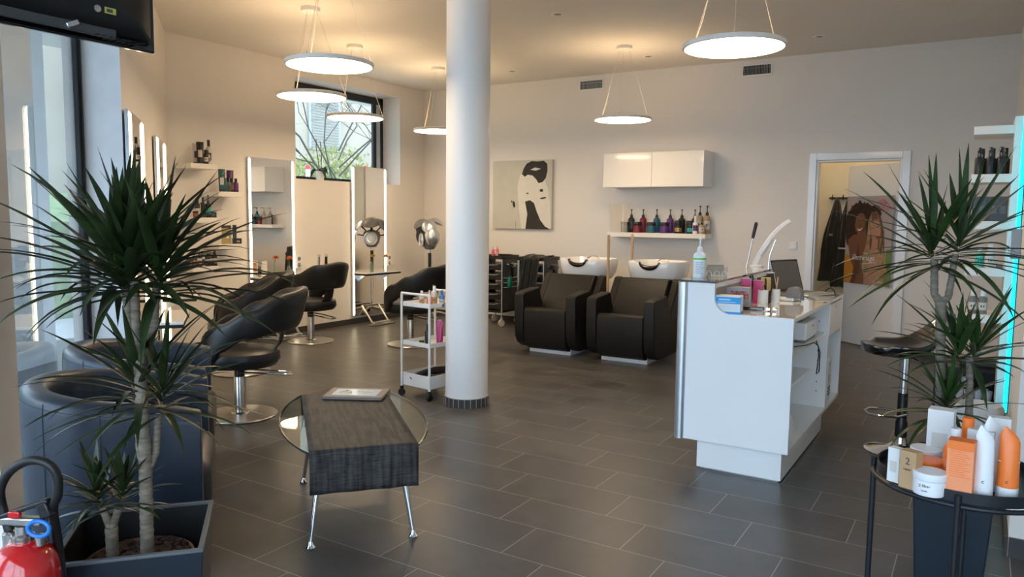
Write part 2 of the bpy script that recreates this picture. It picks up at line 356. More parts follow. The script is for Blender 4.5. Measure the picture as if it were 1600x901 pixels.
# round column
CX, CY = -3.20, 4.55
struct(MB().lathe([(.158, .06), (.158, CZ)], (CX, CY, 0), 64).build('column', mat('column_white', (.80, .79, .77), .42, var=.01, scale=2)))
cb = MB(); cb.lathe([(.167, 0), (.167, .064), (.158, .064)], (CX, CY, 0), 24)
struct(cb.build('trim_1', M_skirt, ang=10))
gb = MB()
for i in range(24):
    a = 2 * PI * i / 24 ; gb.cbox((CX + .1675 * math.cos(a), CY + .1675 * math.sin(a), .032), (.003, .004, .064), a)
gb.lathe([(.1665, .062), (.1688, .066), (.158, .066)], (CX, CY, 0), 24)
struct(gb.build('trim_2', mat('grey_grout', (.35, .33, .30), .9), smooth=False))

# ---------------------------------------------------------------- outside
struct(MB().box(-60, -60, -.35, 60, 60, -.12).build('ground', mat('pale_paving', (.42, .42, .40), .9, scale=.6, var=.15), smooth=False))
M_fac = mat('pale_facade', (.36, .30, .225), .9, scale=.7, var=.08)
gm = MB(); gm.prism([(-11, -.2), (-11, 1.25), (-15, 1.75), (-40, 2.0), (-40, -.2)], 0, 40, 'y')
struct(gm.build('terrain', mat('lawn_slope', (.16, .24, .07), .95, scale=5, var=.5), smooth=False))
bl = thing('neighbour_house', 'pale plastered house with shuttered window behind the hedge', 'building', (-27, 26, 1.8))
MB().box(-3, -16, 0, 3, 16, 14).build('wall_facade', M_fac, bl, smooth=False)
for yy in (-9.5, -2.5, 5):
    for zz in (2.3, 6.3):
        sw = MB(); sw.box(3, yy - .9, zz, 3.08, yy + .9, zz + 2.4).build('window_surround', mat('white_surround', (.34, .34, .33), .7), bl)
        sm = MB()
        for q in range(20): sm.cbox((3.10, yy, zz + .12 + q * .115), (.05, 1.55, .07), 0, ('Y', .5))
        sm.build('shutter', mat('white_shutter', (.34, .31, .27), .6), bl, smooth=False)
rnd = random.Random(3)
# hedge of small leaves
hv = MB()
for i in range(17000):
    y = rnd.uniform(10, 30); top = 2.95 + .25 * math.sin(y * 1.7) + .15 * math.sin(y * 4.1)
    z = 1.4 + (top - 1.4) * rnd.random() ** .8; x = -15.5 + rnd.gauss(0, .45); s_ = rnd.uniform(.025, .055)
    a = rnd.uniform(0, PI); b_ = rnd.uniform(-1, 1)
    dx, dy, dz = math.cos(a) * s_, math.sin(a) * s_, s_ * b_
    hv.add([(x - dx, y - dy, z), (x, y, z - s_), (x + dx, y + dy, z + dz), (x, y, z + s_)], [(0, 1, 2, 3)])
ho = hv.build('hedge_foliage', mat('spring_green_leaves', (.25, .25, .08), .7, var=.4, scale=3), smooth=False); ho['kind'] = 'stuff'; ho['label'] = 'light green hedge in front of the neighbouring house'; ho['category'] = 'hedge'
def branch(mb, p, d, L, r, depth, R):
    n = 5; pts = [p]; rs = [r]
    for i in range(n):
        d = (d + Vector((R.gauss(0, .16), R.gauss(0, .16), R.gauss(0.02, .14)))).normalized(); p = p + d * L / n; pts.append(p); rs.append(r * (1 - .6 * (i + 1) / n))
        if depth and i > 0 and R.random() < .85:
            dd = (d + Vector((R.gauss(0, .6), R.gauss(0, .6), R.gauss(.05, .5)))).normalized(); branch(mb, p, dd, L * .62, rs[-1] * .7, depth - 1, R)
    mb.tube(pts, rs, 5)
for k, (bx, by, bz, sd) in enumerate(((-13.0, 13.2, 1.4, 5), (-14.0, 17.6, 1.5, 11), (-6.5, -3.2, -.12, 8))):
    t = thing('bare_tree', ('bare branching tree outside the small high window', 'second bare tree further along the hedge', 'bare tree standing outside the tall shopfront pane')[k], 'tree', (bx, by, bz))
    mb = MB(); R = random.Random(sd); branch(mb, Vector((0, 0, 0)), Vector((.1, -.1, 1)), 3.4, .036, 4, R)
    for q in range(7): branch(mb, Vector((0, 0, .3 + q * .2)), Vector((R.uniform(-.3, .6), R.uniform(-1, 1), .7)), 3.6, .021, 3, R)
    mb.build('branches', mat('grey_brown_bark', (.055, .042, .034), .9), t)
for k, (y, l) in enumerate(((10.91, 'white bollard with red cap seen beside the orchid through the high window'), (12.59, 'white bollard with red cap seen above the second wall mirror'))):
    t = thing('bollard', l, 'bollard', (-11.6, y, (1.30, 1.40)[k]), group='red-capped white bollards outside the high window')
    MB().lathe([(.045, 0), (.045, .98), (.04, 1.0)], n=16).build('post', M_white, t); MB().lathe([(.05, 1.0), (.05, 1.06), (.045, 1.075), (0, 1.075)], n=16).build('cap', mat('red_cap', (.6, .03, .04), .5), t)
# pale building across the side street
b2 = thing('street_building', 'pale stucco building seen through the tall shopfront pane', 'building', (-19, 1, -.12), .35)
MB().box(-3, -14, 0, 3, 6, 4.2).build('wall_facade', mat('stone_grey_facade', (.60, .58, .52), .9, scale=1.2, var=.15), b2, smooth=False)
for yy in (-9, -6, -3, 0, 3):
    MB().box(3, yy - .7, 1.2, 3.06, yy + .7, 2.9).build('window_surround', M_white, b2); MB().box(3.05, yy - .6, 1.3, 3.09, yy + .6, 2.8).build('window_glass', mat('dark_pane', (.05, .07, .09), .1), b2)
c2 = thing('garden_pier', 'pale rendered wall pier outside the tall pane', 'pier', (-7.2, 3.1, -.12), .5)
MB().box(-.2, -.6, 0, .2, .6, 4.2).build('pier', mat('cool_render', (.70, .74, .76), .8), c2, bevel=.01)
c2['kind'] = 'structure'

# ================================================================ lighting things
def pendant(x, y, label, z=2.40, zc=CZ, r=.295):
    t = thing('pendant_lamp', label, 'pendant lamp', (x, y, z), group='round disc pendant lamps on the ceiling')
    MB().lathe([(r - .012, -.012), (r, -.010), (r, .012), (r - .006, .016), (r - .015, .016)], n=64, cap=False).build('rim', M_lamprim, t)
    MB().lathe([(0, -.011), (r - .012, -.011)], n=64, cap=False).build('diffuser', M_lampface, t)
    MB().lathe([(0, .011), (r - .012, .011)], n=64, cap=False).build('upper_glow_panel', M_lamptop, t)
    MB().lathe([(.0, zc - z - .035), (.075, zc - z - .035), (.08, zc - z - .03), (.08, zc - z)], n=32).build('ceiling_canopy', M_lamprim, t)
    for k in range(3):
        a = 2 * PI * k / 3 + 2.9; e = Vector((math.cos(a) * (r - .01), math.sin(a) * (r - .01), .012)); c = Vector((math.cos(a) * .055, math.sin(a) * .055, zc - z - .03))
        m = MB().cyl(e, c, .0013, n=6); m.cyl(e, e + Vector((0, 0, .018)), .005, n=8)
        if k == 0:
            m.tube([e, e.lerp(c, .25) + Vector((.01, 0, 0)), e.lerp(c, .5) + Vector((-.004, .008, 0)), e.lerp(c, .8), c], .002, 6)
        p = e.lerp(c, .28); m.lathe([(.0, -.006), (.004, 0), (.0, .006)], p, 8)
        m.build('suspension_cable', M_cable, t)
    return t
pendant(-3.81, 3.79, 'biggest-looking disc pendant over the styling chairs, overlapping the top of the high window')
pendant(-4.94, 4.70, 'disc pendant reaching past the wall side of the high window, lower than the biggest one')
pendant(-5.60, 5.93, 'disc pendant right before the panes and far frame of the high window')
pendant(-5.56, 7.29, 'disc pendant partly hidden behind the round white column')
pendant(-3.20, 7.30, 'disc pendant hanging between the two wall air vents')
pendant(-1.30, 4.55, 'disc pendant hanging above the white reception desk')
for k, (x, y, l) in enumerate(((-3.21, 5.89, 'recessed ceiling spotlight nearest the top of the column'), (-4.90, 7.88, 'recessed ceiling spotlight above the portrait canvas'), (-3.17, 7.87, 'recessed ceiling spotlight beside the pendant between the vents'), (-1.42, 7.81, 'recessed ceiling spotlight above the doorway'))):
    t = thing('ceiling_spotlight', l, 'spotlight', (x, y, CZ), group='recessed ceiling spotlights')
    MB().lathe([(.035, -.001), (.04, -.006), (.058, -.004), (.06, 0)], n=28, cap=False).build('trim_ring', M_lamprim, t)
    MB().lathe([(0, -.0015), (.036, -.002)], n=20, cap=False).build('bulb', mat('frosted_bulb', (.22, .17, .12), .15), t)
for k, (x0, x1, l) in enumerate(((-4.36, -4.01, 'white air vent grille above the portrait canvas'), (-2.36, -2.015, 'white air vent grille behind the pendant over the desk'))):
    t = thing('air_vent', l, 'air vent', ((x0 + x1) / 2, WB, 3.015), group='air vent grilles high on the back wall'); hw = (x1 - x0) / 2 - .005
    MB().box(-hw, -.014, -.07, hw, 0, .07).build('frame', M_shelf, t, bevel=.003)
    MB().box(-hw + .022, -.0155, -.048, hw - .022, -.0142, .048).build('dark_opening', M_seam, t)
    m = MB()
    for q in range(17): m.cbox((-hw + .035 + q * (2 * hw - .07) / 16, -.02, 0), (.004, .012, .096), .5)
    m.cbox((0, -.021, .02), (2 * hw - .045, .003, .003)); m.build('slats', M_alu, t)
# lamp of the back room
t = thing('round_ceiling_lamp', 'plain round lamp on the ceiling of the back room', 'ceiling lamp', (-1.1, 9.1, CZ - .06))
MB().lathe([(0, -.02), (.15, -.02), (.17, .0), (.17, .06)], n=32).build('lamp_shade', mat('backroom_lamp', (1, .95, .85), .5, em=16, emc=(1, .80, .52)), t)

# ================================================================ styling stations
def station(loc, rz, lab, n=0):
    """lit mirror; local x along the wall, local -y into the room ... +y out of the wall"""
    t = thing('lit_mirror', lab, 'mirror', loc, rz, 'tall mirrors with lit side tubes')
    W = .63; z0, z1 = .10, 2.005
    MB().box(-W / 2, 0, z0, W / 2, .022, z1).build('backing_frame', M_alu, t, bevel=.002)
    MB().box(-W / 2 + .028, .022, z0 + .004, W / 2 - .028, .026, z1 - .004).build('mirror_glass', M_mirror, t, smooth=False)
    for s in (-1, 1):
        x = s * (W / 2 - .014)
        MB().tube([(x, .024, z0 + .012), (x, .024, z0 + .03), (x, .024, z1 - .03), (x, .024, z1 - .012)], [.004, .014, .014, .004], 12).build('light_tube', M_led, t)
    return t
off = .012
station((XW + off, 5.815, 0), -PI / 2, 'tall lit mirror beside the staggered wall shelves, reflecting the hanging cabinet')
station((XW + off, 7.40, 0), -PI / 2, 'tall lit mirror below the high window, beside the hood dryer')
for tt, l in ((1.15, 'tall lit mirror on the oblique wall next to the corner with the shelves'), (2.765, 'tall lit mirror on the oblique wall beside the tall shopfront pane')):
    p = C0 + U * tt + NN * off
    station((p.x, p.y, 0), ANG, l)
def ledge(loc, rz, w, d, z, lab):
    t = thing('wall_ledge', lab, 'shelf', loc, rz, 'thin styling ledges in front of the mirrors')
    MB().box(-w / 2, .03, z - .008, w / 2, d, z + .01).build('top_board', M_gloss, t, bevel=.003)
    MB().box(-w / 2 + .004, .04, z - .03, w / 2 - .004, d - .004, z - .008).build('dark_edge', M_black, t)
    for s in (-1, 1): MB().prism([(.012, z - .03), (d * .6, z - .03), (.012, z - .13)], s * w * .35 - .008, s * w * .35 + .008, 'x').build('bracket', M_alu, t)
ledge((XW, 5.80, 0), -PI / 2, .62, .26, .70, 'narrow white ledge under the mirror beside the wall shelves')
ledge((XW, 7.42, 0), -PI / 2, .66, .27, .66, 'narrow white ledge under the mirror below the high window')
for tt, l in ((1.15, 'ledge under the oblique-wall mirror near the corner'), (2.70, 'grey-topped ledge behind the big potted plant, beside the tall pane')):
    p = C0 + U * tt; ledge((p.x, p.y, 0), ANG, .66, .30, .70, l)
def footrest(x, y, lab, rz):
    t = thing('mirror_footrest', lab, 'footrest', (x, y, 0), rz, 'chrome footrests under the mirrors')
    m = MB()
    for s in (-1, 1): m.tube([(s * .15, .0, .24), (s * .15, .16, .045), (s * .15, .20, .03)], .014, 10)
    m.cyl((-.15, 0, .24), (.15, 0, .24), .014); m.build('side_frame', M_steel, t)
    MB().cbox((0, .185, .035), (.32, .05, .022)).build('foot_bar', M_chrome, t, bevel=.008)
    MB().cbox((0, .19, .008), (.40, .12, .014)).build('floor_plate', M_steel, t, bevel=.004)
footrest(XW + .06, 5.86, 'chrome footrest under the mirror beside the wall shelves', -PI / 2)
footrest(XW + .13, 7.30, 'chrome footrest under the mirror below the high window', -PI / 2)

# ---------------------------------------------------------------- styling chair (local +x is its back)
def lerp(a, b, t): return a + (b - a) * t
def keyed(ks, x):
    for (x0, v0), (x1, v1) in zip(ks, ks[1:]):
        if x <= x1:
            t = (x - x0) / (x1 - x0); t = t * t * (3 - 2 * t); return lerp(v0, v1, t)
    return ks[-1][1]
def styling_chair(loc, rz, lab, M_l=None):
    M_l = M_l or M_leather
    t = thing('styling_chair', lab, 'salon chair', loc, rz, 'black styling chairs')
    MB().lathe([(.0, 0), (.245, 0), (.25, .006), (.245, .013), (.06, .022), (.052, .03), (0, .03)], n=56).build('floor_plate', M_steel, t)
    MB().lathe([(.038, .02), (.038, .27), (.036, .275), (0, .275)], n=28).build('column', M_steel, t)
    MB().lathe([(.032, .26), (.034, .33), (.10, .345), (.10, .36), (0, .36)], n=24).build('hydraulic_head', M_black, t)
    MB().tube([(.0, -.05, .31), (.10, -.055, .305), (.30, -.045, .285), (.345, -.035, .28), (.355, 0, .279), (.345, .035, .28), (.30, .045, .285), (.10, .055, .305), (0, .05, .31)], .0065, 8).build('pump_lever', M_chrome, t)
    MB().lathe([(0, .352), (.20, .352), (.25, .362), (.268, .39), (.272, .43), (.264, .456), (.238, .470), (.15, .477), (0, .479)], n=48, sx=1.0, sy=.97, sup=2.25).build('seat', M_l, t)
    MB().lathe([(.271, .395), (.2745, .398), (.271, .401)], n=48, sy=.97, sup=2.25, cap=False).build('seat_piping', M_seam, t)
    # floating wrap-around shell, low at the arms, high at the back
    top = [(0, .895), (35, .865), (70, .765), (105, .675), (138, .60)]
    bot = [(0, .605), (40, .60), (78, .565), (104, .49), (124, .36), (138, .335)]
    rad = [(0, .335), (60, .315), (138, .285)]; thk = [(0, .046), (90, .040), (138, .032)]
    L = []; N = 44; K = 20
    for i in range(N + 1):
        ph = -138 + 276 * i / N; a = abs(ph); zt, zb, r, th = keyed(top, a), keyed(bot, a), keyed(rad, a), keyed(thk, a)
        e = min(1, (138 - a) / 14 + .02); sc = math.sqrt(max(0, 1 - (1 - e) ** 2)); zc = (zt + zb) / 2; hh = (zt - zb) / 2 * (.35 + .65 * sc); th *= max(.12, sc)
        ring = []
        for k in range(K):
            q = 2 * PI * k / K; cq, sq = math.cos(q), math.sin(q)
            u = th * math.copysign(abs(cq) ** .65, cq); v = hh * math.copysign(abs(sq) ** .55, sq)
            lean = (zc + v - .5) * .26 * max(0, math.cos(math.radians(ph))) ; rr = r + u + lean
            ring.append((rr * math.cos(math.radians(ph)), rr * math.sin(math.radians(ph)) * .93, zc + v))
        L.append(ring)
    MB().loops(L).build('backrest_shell', M_l, t, ang=60)
    m = MB(); L = []
    for x, z, w_, th in ((.16, .43, .07, .02), (.225, .445, .068, .02), (.27, .50, .064, .019), (.29, .57, .062, .018), (.305, .66, .062, .014)):
        L.append([(x + th * math.cos(q), w_ * math.copysign(abs(math.sin(q)) ** .6, math.sin(q)), z + th * .5 * math.cos(q)) for q in [2 * PI * k / 14 for k in range(14)]])
    m.loops(L).build('back_support', M_l, t, ang=60)
    return t
bdir = math.atan2(.782, .623)
styling_chair((-4.30, 3.39, 0), bdir - .12, 'styling chair closest to the tub armchairs, bluish sheen on its shell')
styling_chair((-5.50, 4.36, 0), bdir + .05, 'styling chair behind the one with the bluish sheen, facing the oblique wall')
styling_chair((-6.22, 5.86, 0), 0.0, 'black styling chair in front of the mirror beside the wall shelves')
styling_chair((-5.20, 6.33, 0), .25, 'styling chair standing behind the white three-tier trolley')

# ---------------------------------------------------------------- staggered wall shelves and the products on them
def wshelf(y0, y1, z, lab):
    t = tag(MB().box(XW, y0, z - .05, XW + .25, y1, z).build('wall_shelf', M_shelf, bevel=.0015), lab, 'shelf', 'staggered white shelves in the corner'); return t
wshelf(4.65, 4.95, 1.877, 'topmost of the five staggered white wall shelves')
wshelf(4.955, 5.255, 1.612, 'staggered wall shelf holding teal and purple bottles')
wshelf(4.65, 4.955, 1.349, 'third staggered wall shelf from the top, half behind plant leaves')
wshelf(4.945, 5.245, 1.080, 'staggered wall shelf holding gold and black boxes')
wshelf(4.64, 4.945, .864, 'lowest of the five staggered wall shelves, with labelled bottles')

M_kraft = mat('kraft_card', (.48, .30, .15), .7); M_orange = mat('orange_plastic', (.90, .20, .03), .35); M_orangeb = mat('apricot_card', (.88, .30, .13), .55)
M_wplast = mat('white_plastic', (.80, .80, .80), .35); M_wcard = mat('white_card', (.74, .73, .71), .6); M_txt = mat('dark_print', (.05, .05, .06), .6); M_txtw = mat('white_print', (.85, .85, .85), .6)
M_grey = mat('grey_plastic', (.18, .18, .19), .4); M_label = mat('pale_label', (.60, .56, .50), .6)
def col(name, c, r=.3): return mat(name, c, r)
M_teal = col('dark_teal_plastic', (.02, .11, .12)); M_purp = col('dark_purple_plastic', (.09, .02, .10)); M_brn = col('dark_brown_plastic', (.05, .025, .018)); M_dgrn = col('dark_green_plastic', (.03, .09, .06))
M_blk = col('satin_black_plastic', (.018, .016, .016)); M_wine = col('dark_red_plastic', (.20, .015, .03)); M_slate = col('slate_plastic', (.06, .075, .085)); M_petrol = col('petrol_plastic', (.02, .12, .17)); M_viol = col('violet_plastic', (.12, .03, .19))
M_turq = col('turquoise_label', (.03, .45, .36)); M_gold = mat('gold_foil_card', (.50, .30, .08), .3, metal=.6); M_sand = col('sand_plastic', (.42, .30, .19)); M_rust = col('rust_label', (.30, .08, .05))
M_pink = col('magenta_plastic', (.55, .03, .16)); M_sky = col('sky_blue_plastic', (.05, .20, .50)); M_green = col('lime_label', (.12, .60, .08)); M_clear = mat('milky_plastic', (.62, .58, .52), .25)
def product(kind, x, y, z, lab, body, cap=None, label=None, r=.025, h=.17, rz=0., group=None, lab2=None, cat=None):
    names = dict(pump='pump_bottle', bottle='bottle', jar='jar', tube='tube', box='carton', flip='bottle', spray='spray_bottle')
    cap = cap or M_black
    t = thing(names[kind], lab, cat or names[kind].replace('_', ' '), (x, y, z), rz, group)
    if kind == 'pump':
        s = h * .62
        MB().lathe([(0, 0), (r * .95, 0), (r, .006), (r, s * .84), (r * .88, s * .93), (r * .5, s), (r * .42, s + .004), (0, s + .004)], n=24).build('body', body, t)
        m = MB().lathe([(r * .46, s + .002), (r * .46, s + h * .07), (r * .3, s + h * .12), (r * .12, s + h * .14), (r * .12, s + h * .30), (0, s + h * .30)], n=16)
        m.cbox((0, 0, s + h * .32), (r * .55, r * .55, h * .045)); m.tube([(0, 0, s + h * .325), (0, -r * .9, s + h * .335), (0, -r * 1.5, s + h * .30)], r * .13, 8)
        m.build('pump', cap, t)
    elif kind in ('bottle', 'flip', 'spray'):
        s = h * (.74 if kind != 'flip' else .66)
        MB().lathe([(0, 0), (r * .96, 0), (r, .004), (r, s * .86), (r * .85, s * .94), (r * .42, s), (0, s)], n=24).build('body', body, t)
        if kind == 'spray':
            m = MB().lathe([(r * .45, s), (r * .45, s + h * .1), (r * .2, s + h * .12), (r * .2, h * .9)], n=14); m.cbox((0, -r * .35, h * .93), (r * .7, r * 1.6, h * .09)); m.build('spray_head', cap, t, bevel=.001)
        else: MB().lathe([(r * .48, s - .002), (r * .50, s), (r * .50, h - .002), (r * .44, h), (0, h)], n=20).build('cap', cap, t)
    elif kind == 'jar':
        MB().lathe([(0, 0), (r * .93, 0), (r, .005), (r, h * .66), (0, h * .66)], n=32).build('body', body, t)
        MB().lathe([(r * 1.0, h * .67), (r * 1.02, h * .69), (r * 1.02, h * .96), (r * .97, h), (0, h)], n=32).build('lid', cap, t)
    elif kind == 'tube':
        L = []; n = 20
        for k in range(9):
            f = k / 8; zz = h * .10 + (h * .9) * f; a_ = r * (1 - f ** 1.5 * .96); b_ = r * (1 + .12 * f)
            L.append([(b_ * math.cos(2 * PI * i / n), a_ * math.sin(2 * PI * i / n), zz) for i in range(n)])
        MB().loops(L).build('body', body, t); MB().lathe([(0, 0), (r * .92, 0), (r * .95, .003), (r * .97, h * .1)], n=24).build('cap', cap, t)
    elif kind == 'box':
        MB().box(-r, -r * .75, 0, r, r * .75, h).build('box_body', body, t, bevel=.0008)
        if cap is not M_black: MB().box(-r * .99, -r * .76, h * .86, r * .99, r * .76, h * 1.002).build('top_band', cap, t)
    if label:
        hh = h * (.62 if kind in ('pump',) else .66 if kind in ('bottle', 'flip', 'spray') else .6)
        if kind in ('box', 'tube'): MB().box(-r * .6, -r * .765 - (.25 * r if kind == 'tube' else 0), h * .3, r * .6, -r * .755 - (.25 * r if kind == 'tube' else 0), h * .62).build('label', label, t)
        else:
            n = 24; a0 = -PI / 2 - 1.0; vs = []; fs = []
            for k in range(13):
                a = a0 + 2.0 * k / 12
                for zz in (hh * .25, hh * .72): vs.append(((r + .0006) * math.cos(a), (r + .0006) * math.sin(a), zz))
            for k in range(12): fs.append((2 * k, 2 * k + 2, 2 * k + 3, 2 * k + 1))
            MB().add(vs, fs).build('label', label, t)
            MB().add([((r + .001) * math.cos(a), (r + .001) * math.sin(a), zz) for a in (-PI / 2 - .35, -PI / 2 - .1, -PI / 2 + .15, -PI / 2 + .35) for zz in (hh * .42, hh * .56)], [(0, 2, 3, 1), (4, 6, 7, 5)]).build('print', M_txt if label is not M_txt else M_txtw, t)
    return t
XS = XW + .13; RF = .95   # products face the room
def ws(kind, y, z, lab, *a, dx=0, **k):
    k['r'] *= 1.14; k['h'] *= 1.22
    return product(kind, XS + dx, y, z, lab, *a, rz=RF, **k)
G = 'products on the topmost staggered shelf'
z = 1.8775
ws('tube', 4.80, z, 'black and silver tube at the start of the topmost corner shelf', M_blk, M_blk, M_label, r=.027, h=.175, dx=.06, group=G)
ws('tube', 4.835, z, 'pale-labelled tube behind the short bottles on the topmost corner shelf', M_label, M_blk, M_txt, r=.027, h=.17, dx=-.05, group=G)
ws('bottle', 4.855, z, 'short black bottle beside the tube on the topmost corner shelf', M_blk, M_blk, M_label, r=.024, h=.115, dx=.07, group=G)
ws('bottle', 4.885, z, 'short white-labelled bottle in the middle of the topmost corner shelf', M_label, M_blk, M_txt, r=.025, h=.112, dx=.07 - .02, group=G)
ws('bottle', 4.92, z, 'tall slim bottle with black cap on the topmost corner shelf', M_label, M_blk, M_txt, r=.024, h=.20, dx=.03, group=G)
t = thing('reed_diffuser', 'small clear vase with pale reeds at the end of the topmost shelf', 'diffuser', (XS - .06, 4.93, z), 0)
MB().lathe([(0, 0), (.02, 0), (.022, .01), (.012, .045), (.014, .05)], n=16, cap=False).build('glass_vase', M_bottleglass, t)
m = MB()
for q in range(5): m.cyl((0, 0, .01), (.02 * math.cos(q * 1.3), .03 * math.sin(q * 1.3), .15), .0012, n=5)
m.build('reeds', M_wood, t)
z = 1.6125; G = 'products on the teal and purple shelf'
ws('tube', 5.02, z, 'dark teal tube at the start of the second corner shelf', M_teal, M_blk, M_label, r=.026, h=.185, dx=.09, group=G)
ws('bottle', 5.055, z, 'dark teal bottle next to the teal tube', M_teal, M_blk, M_slate, r=.022, h=.115, dx=.09, group=G)
ws('bottle', 5.10, z, 'green-grey bottle in the middle of the second corner shelf', M_dgrn, M_blk, M_slate, r=.026, h=.118, dx=.08, group=G)
ws('bottle', 5.125, z, 'dark bottle half hidden behind the green-grey bottle', M_dgrn, M_blk, M_slate, r=.022, h=.113, dx=-.01, group=G)
ws('bottle', 5.15, z, 'rust-labelled bottle on the second corner shelf', M_brn, M_blk, M_rust, r=.024, h=.115, dx=.07, group=G)
ws('tube', 5.19, z, 'purple upright tube behind the purple bottle', M_purp, M_purp, M_label, r=.027, h=.185, dx=0, group=G)
ws('bottle', 5.205, z, 'dark purple bottle at the end of the second corner shelf', M_purp, M_blk, M_viol, r=.024, h=.115, dx=.07, group=G)
z = 1.3495; G = 'products on the third staggered shelf'
ws('bottle', 4.76, z, 'dark brown bottle with grey label on the third corner shelf', M_brn, M_blk, M_label, r=.022, h=.155, dx=.05, group=G)
ws('jar', 4.715, z, 'small amber jar on the third corner shelf', M_rust, M_blk, None, r=.022, h=.05, dx=.08, group=G)
ws('bottle', 4.83, z, 'slim black bottle on the third corner shelf', M_blk, M_blk, None, r=.018, h=.165, dx=.04, group=G)
ws('pump', 4.875, z, 'pump bottle with turquoise label on the third corner shelf', M_blk, M_blk, M_turq, r=.024, h=.19, dx=.06, group=G)
ws('box', 4.92, z, 'low black box at the end of the third corner shelf', M_blk, M_blk, M_slate, r=.035, h=.045, dx=.06, group=G)
z = 1.0805; G = 'cartons on the fourth staggered shelf'
ws('box', 5.045, z, 'gold carton with dark stripe, first on the fourth corner shelf', M_gold, M_blk, None, r=.020, h=.155, dx=.07, group=G)
ws('box', 5.09, z, 'gold carton with white panel on the fourth corner shelf', M_gold, M_brn, M_wcard, r=.025, h=.155, dx=.06, group=G)
ws('box', 5.13, z, 'brown and gold carton beside the tall black box', M_gold, M_blk, M_wcard, r=.024, h=.155, dx=.03, group=G)
ws('box', 5.16, z, 'tall black box on the fourth corner shelf', M_blk, M_black, M_slate, r=.016, h=.16, dx=.09, group=G)
ws('box', 5.21, z, 'low black box lying at the end of the fourth corner shelf', M_blk, M_black, M_gold, r=.04, h=.045, dx=.06, group=G)
z = .8645; G = 'bottles on the lowest staggered shelf'
for k, (y, b, c, l_, hh, lb) in enumerate(((4.70, M_brn, M_blk, M_gold, .12, 'amber pump bottle at the start of the lowest corner shelf'), (4.745, M_blk, M_blk, M_label, .15, 'tall dark pump bottle, second on the lowest corner shelf'), (4.79, M_label, M_blk, M_txt, .125, 'pale bottle, third on the lowest corner shelf'), (4.835, M_blk, M_blk, M_label, .12, 'dark bottle, fourth on the lowest corner shelf'), (4.88, M_blk, M_blk, M_label, .135, 'dark spray bottle, fifth on the lowest corner shelf'), (4.92, M_blk, M_blk, M_label, .13, 'grey-labelled bottle at the end of the lowest corner shelf'))):
    ws('pump' if k in (0, 1, 4) else 'bottle', y, z, lb, b, c, l_, r=.022, h=hh, dx=.06 + .02 * (k % 2), group=G)

# things on the window-wall ledges
def vase(x, y, z, lab, fc):
    t = thing('flower_vase', lab, 'vase', (x, y, z), 0, 'single-flower glass bottles on the ledges')
    MB().lathe([(0, 0.001), (.026, .001), (.030, .01), (.028, .055), (.014, .085), (.012, .10), (.015, .108)], n=20, cap=False).build('glass_bottle', M_bottleglass, t)
    MB().tube([(0, 0, .012), (.005, 0, .09), (-.004, .01, .15), (-.01, .02, .18)], .003, 6).build('stem', mat('green_stem', (.08, .16, .04), .6), t)
    m = MB(); R = random.Random(5)
    for q in range(34):
        a = q * 2.4; e = .2 + q / 26 * 1.2; d = Vector((math.cos(a) * math.sin(e), math.sin(a) * math.sin(e), math.cos(e))); s_ = d.orthogonal().normalized() * .008; c = Vector((-.01, .02, .18))
        m.add([c, c + d * .022 + s_ * 1.5, c + d * .036, c + d * .022 - s_ * 1.5], [(0, 1, 2, 3)])
    m.build('blossom', fc, t)
vase(XW + .16, 5.93, .710, 'glass bottle with one orange flower before the mirror beside the shelves', mat('orange_petals', (.75, .22, .06), .6))
vase(XW + .16, 7.56, .670, 'glass bottle with one yellow flower before the mirror below the window', mat('yellow_petals', (.70, .42, .08), .6))
t = thing('photo_card', 'small white framed picture card standing on the ledge', 'picture', (XW + .14, 5.60, .711), -1.1)
MB().box(-.065, -.006, 0, .065, .006, .165).build('card', M_wcard, t, bevel=.001)
m = MB(); m.box(-.052, -.0075, .045, .052, -.0065, .14)
m.build('picture_print', mat('warm_photo_print', (.45, .20, .12), .5, var=.6, scale=40), t)
for k, (y, lb) in enumerate(((6.41, 'silver and black hair clipper in its stand on the ledge'), (6.53, 'black hair clipper standing beside the silver one'))):
    t = thing('hair_clipper', lb, 'hair clipper', (XW + .13, y, .742), -.6, 'hair clippers on charging stands')
    MB().lathe([(0, 0), (.03, 0), (.032, .01), (.022, .035), (0, .035)], n=20).build('charging_stand', M_black, t)
    MB().tube([(0, 0, .03), (.002, 0, .08), (.012, 0, .13), (.024, 0, .155)], [.015, .018, .016, .014], 12).build('body', M_black if k else M_alu, t)
    MB().cbox((.03, 0, .165), (.03, .032, .012), 0, ('Y', .8)).build('blade', M_steel, t)
ledge((XW, 6.47, 0), -PI / 2, .34, .22, .728, 'small ledge between the mirrors holding the hair clippers')
for (y, z, lb) in ((6.20, .84, 'double wall socket with white cable beside the shelf mirror'), (7.79, .79, 'double wall socket beside the mirror under the window')):
    t = thing('wall_socket', lb, 'socket', (XW, y, z), -PI / 2, 'double sockets beside the mirrors')
    MB().box(-.042, 0, -.075, .042, .034, .075).build('plate', M_wplast, t, bevel=.003)
    m = MB()
    for s in (-1, 1): 
        o = m.M; m.M = Matrix.Translation((0, .0342, s * .036)) @ Matrix.Rotation(-PI / 2, 4, 'X'); m.lathe([(0, .001), (.021, .0012), (.024, 0)], n=20); m.M = o
    m.build('outlet', M_grey, t)
    MB().tube([(0, .034, -.036), (0, .07, -.03), (-.04, .09, -.05), (-.09, .07, -.12), (-.12, .03, -.16)], .004, 8).build('cable', M_wplast, t)
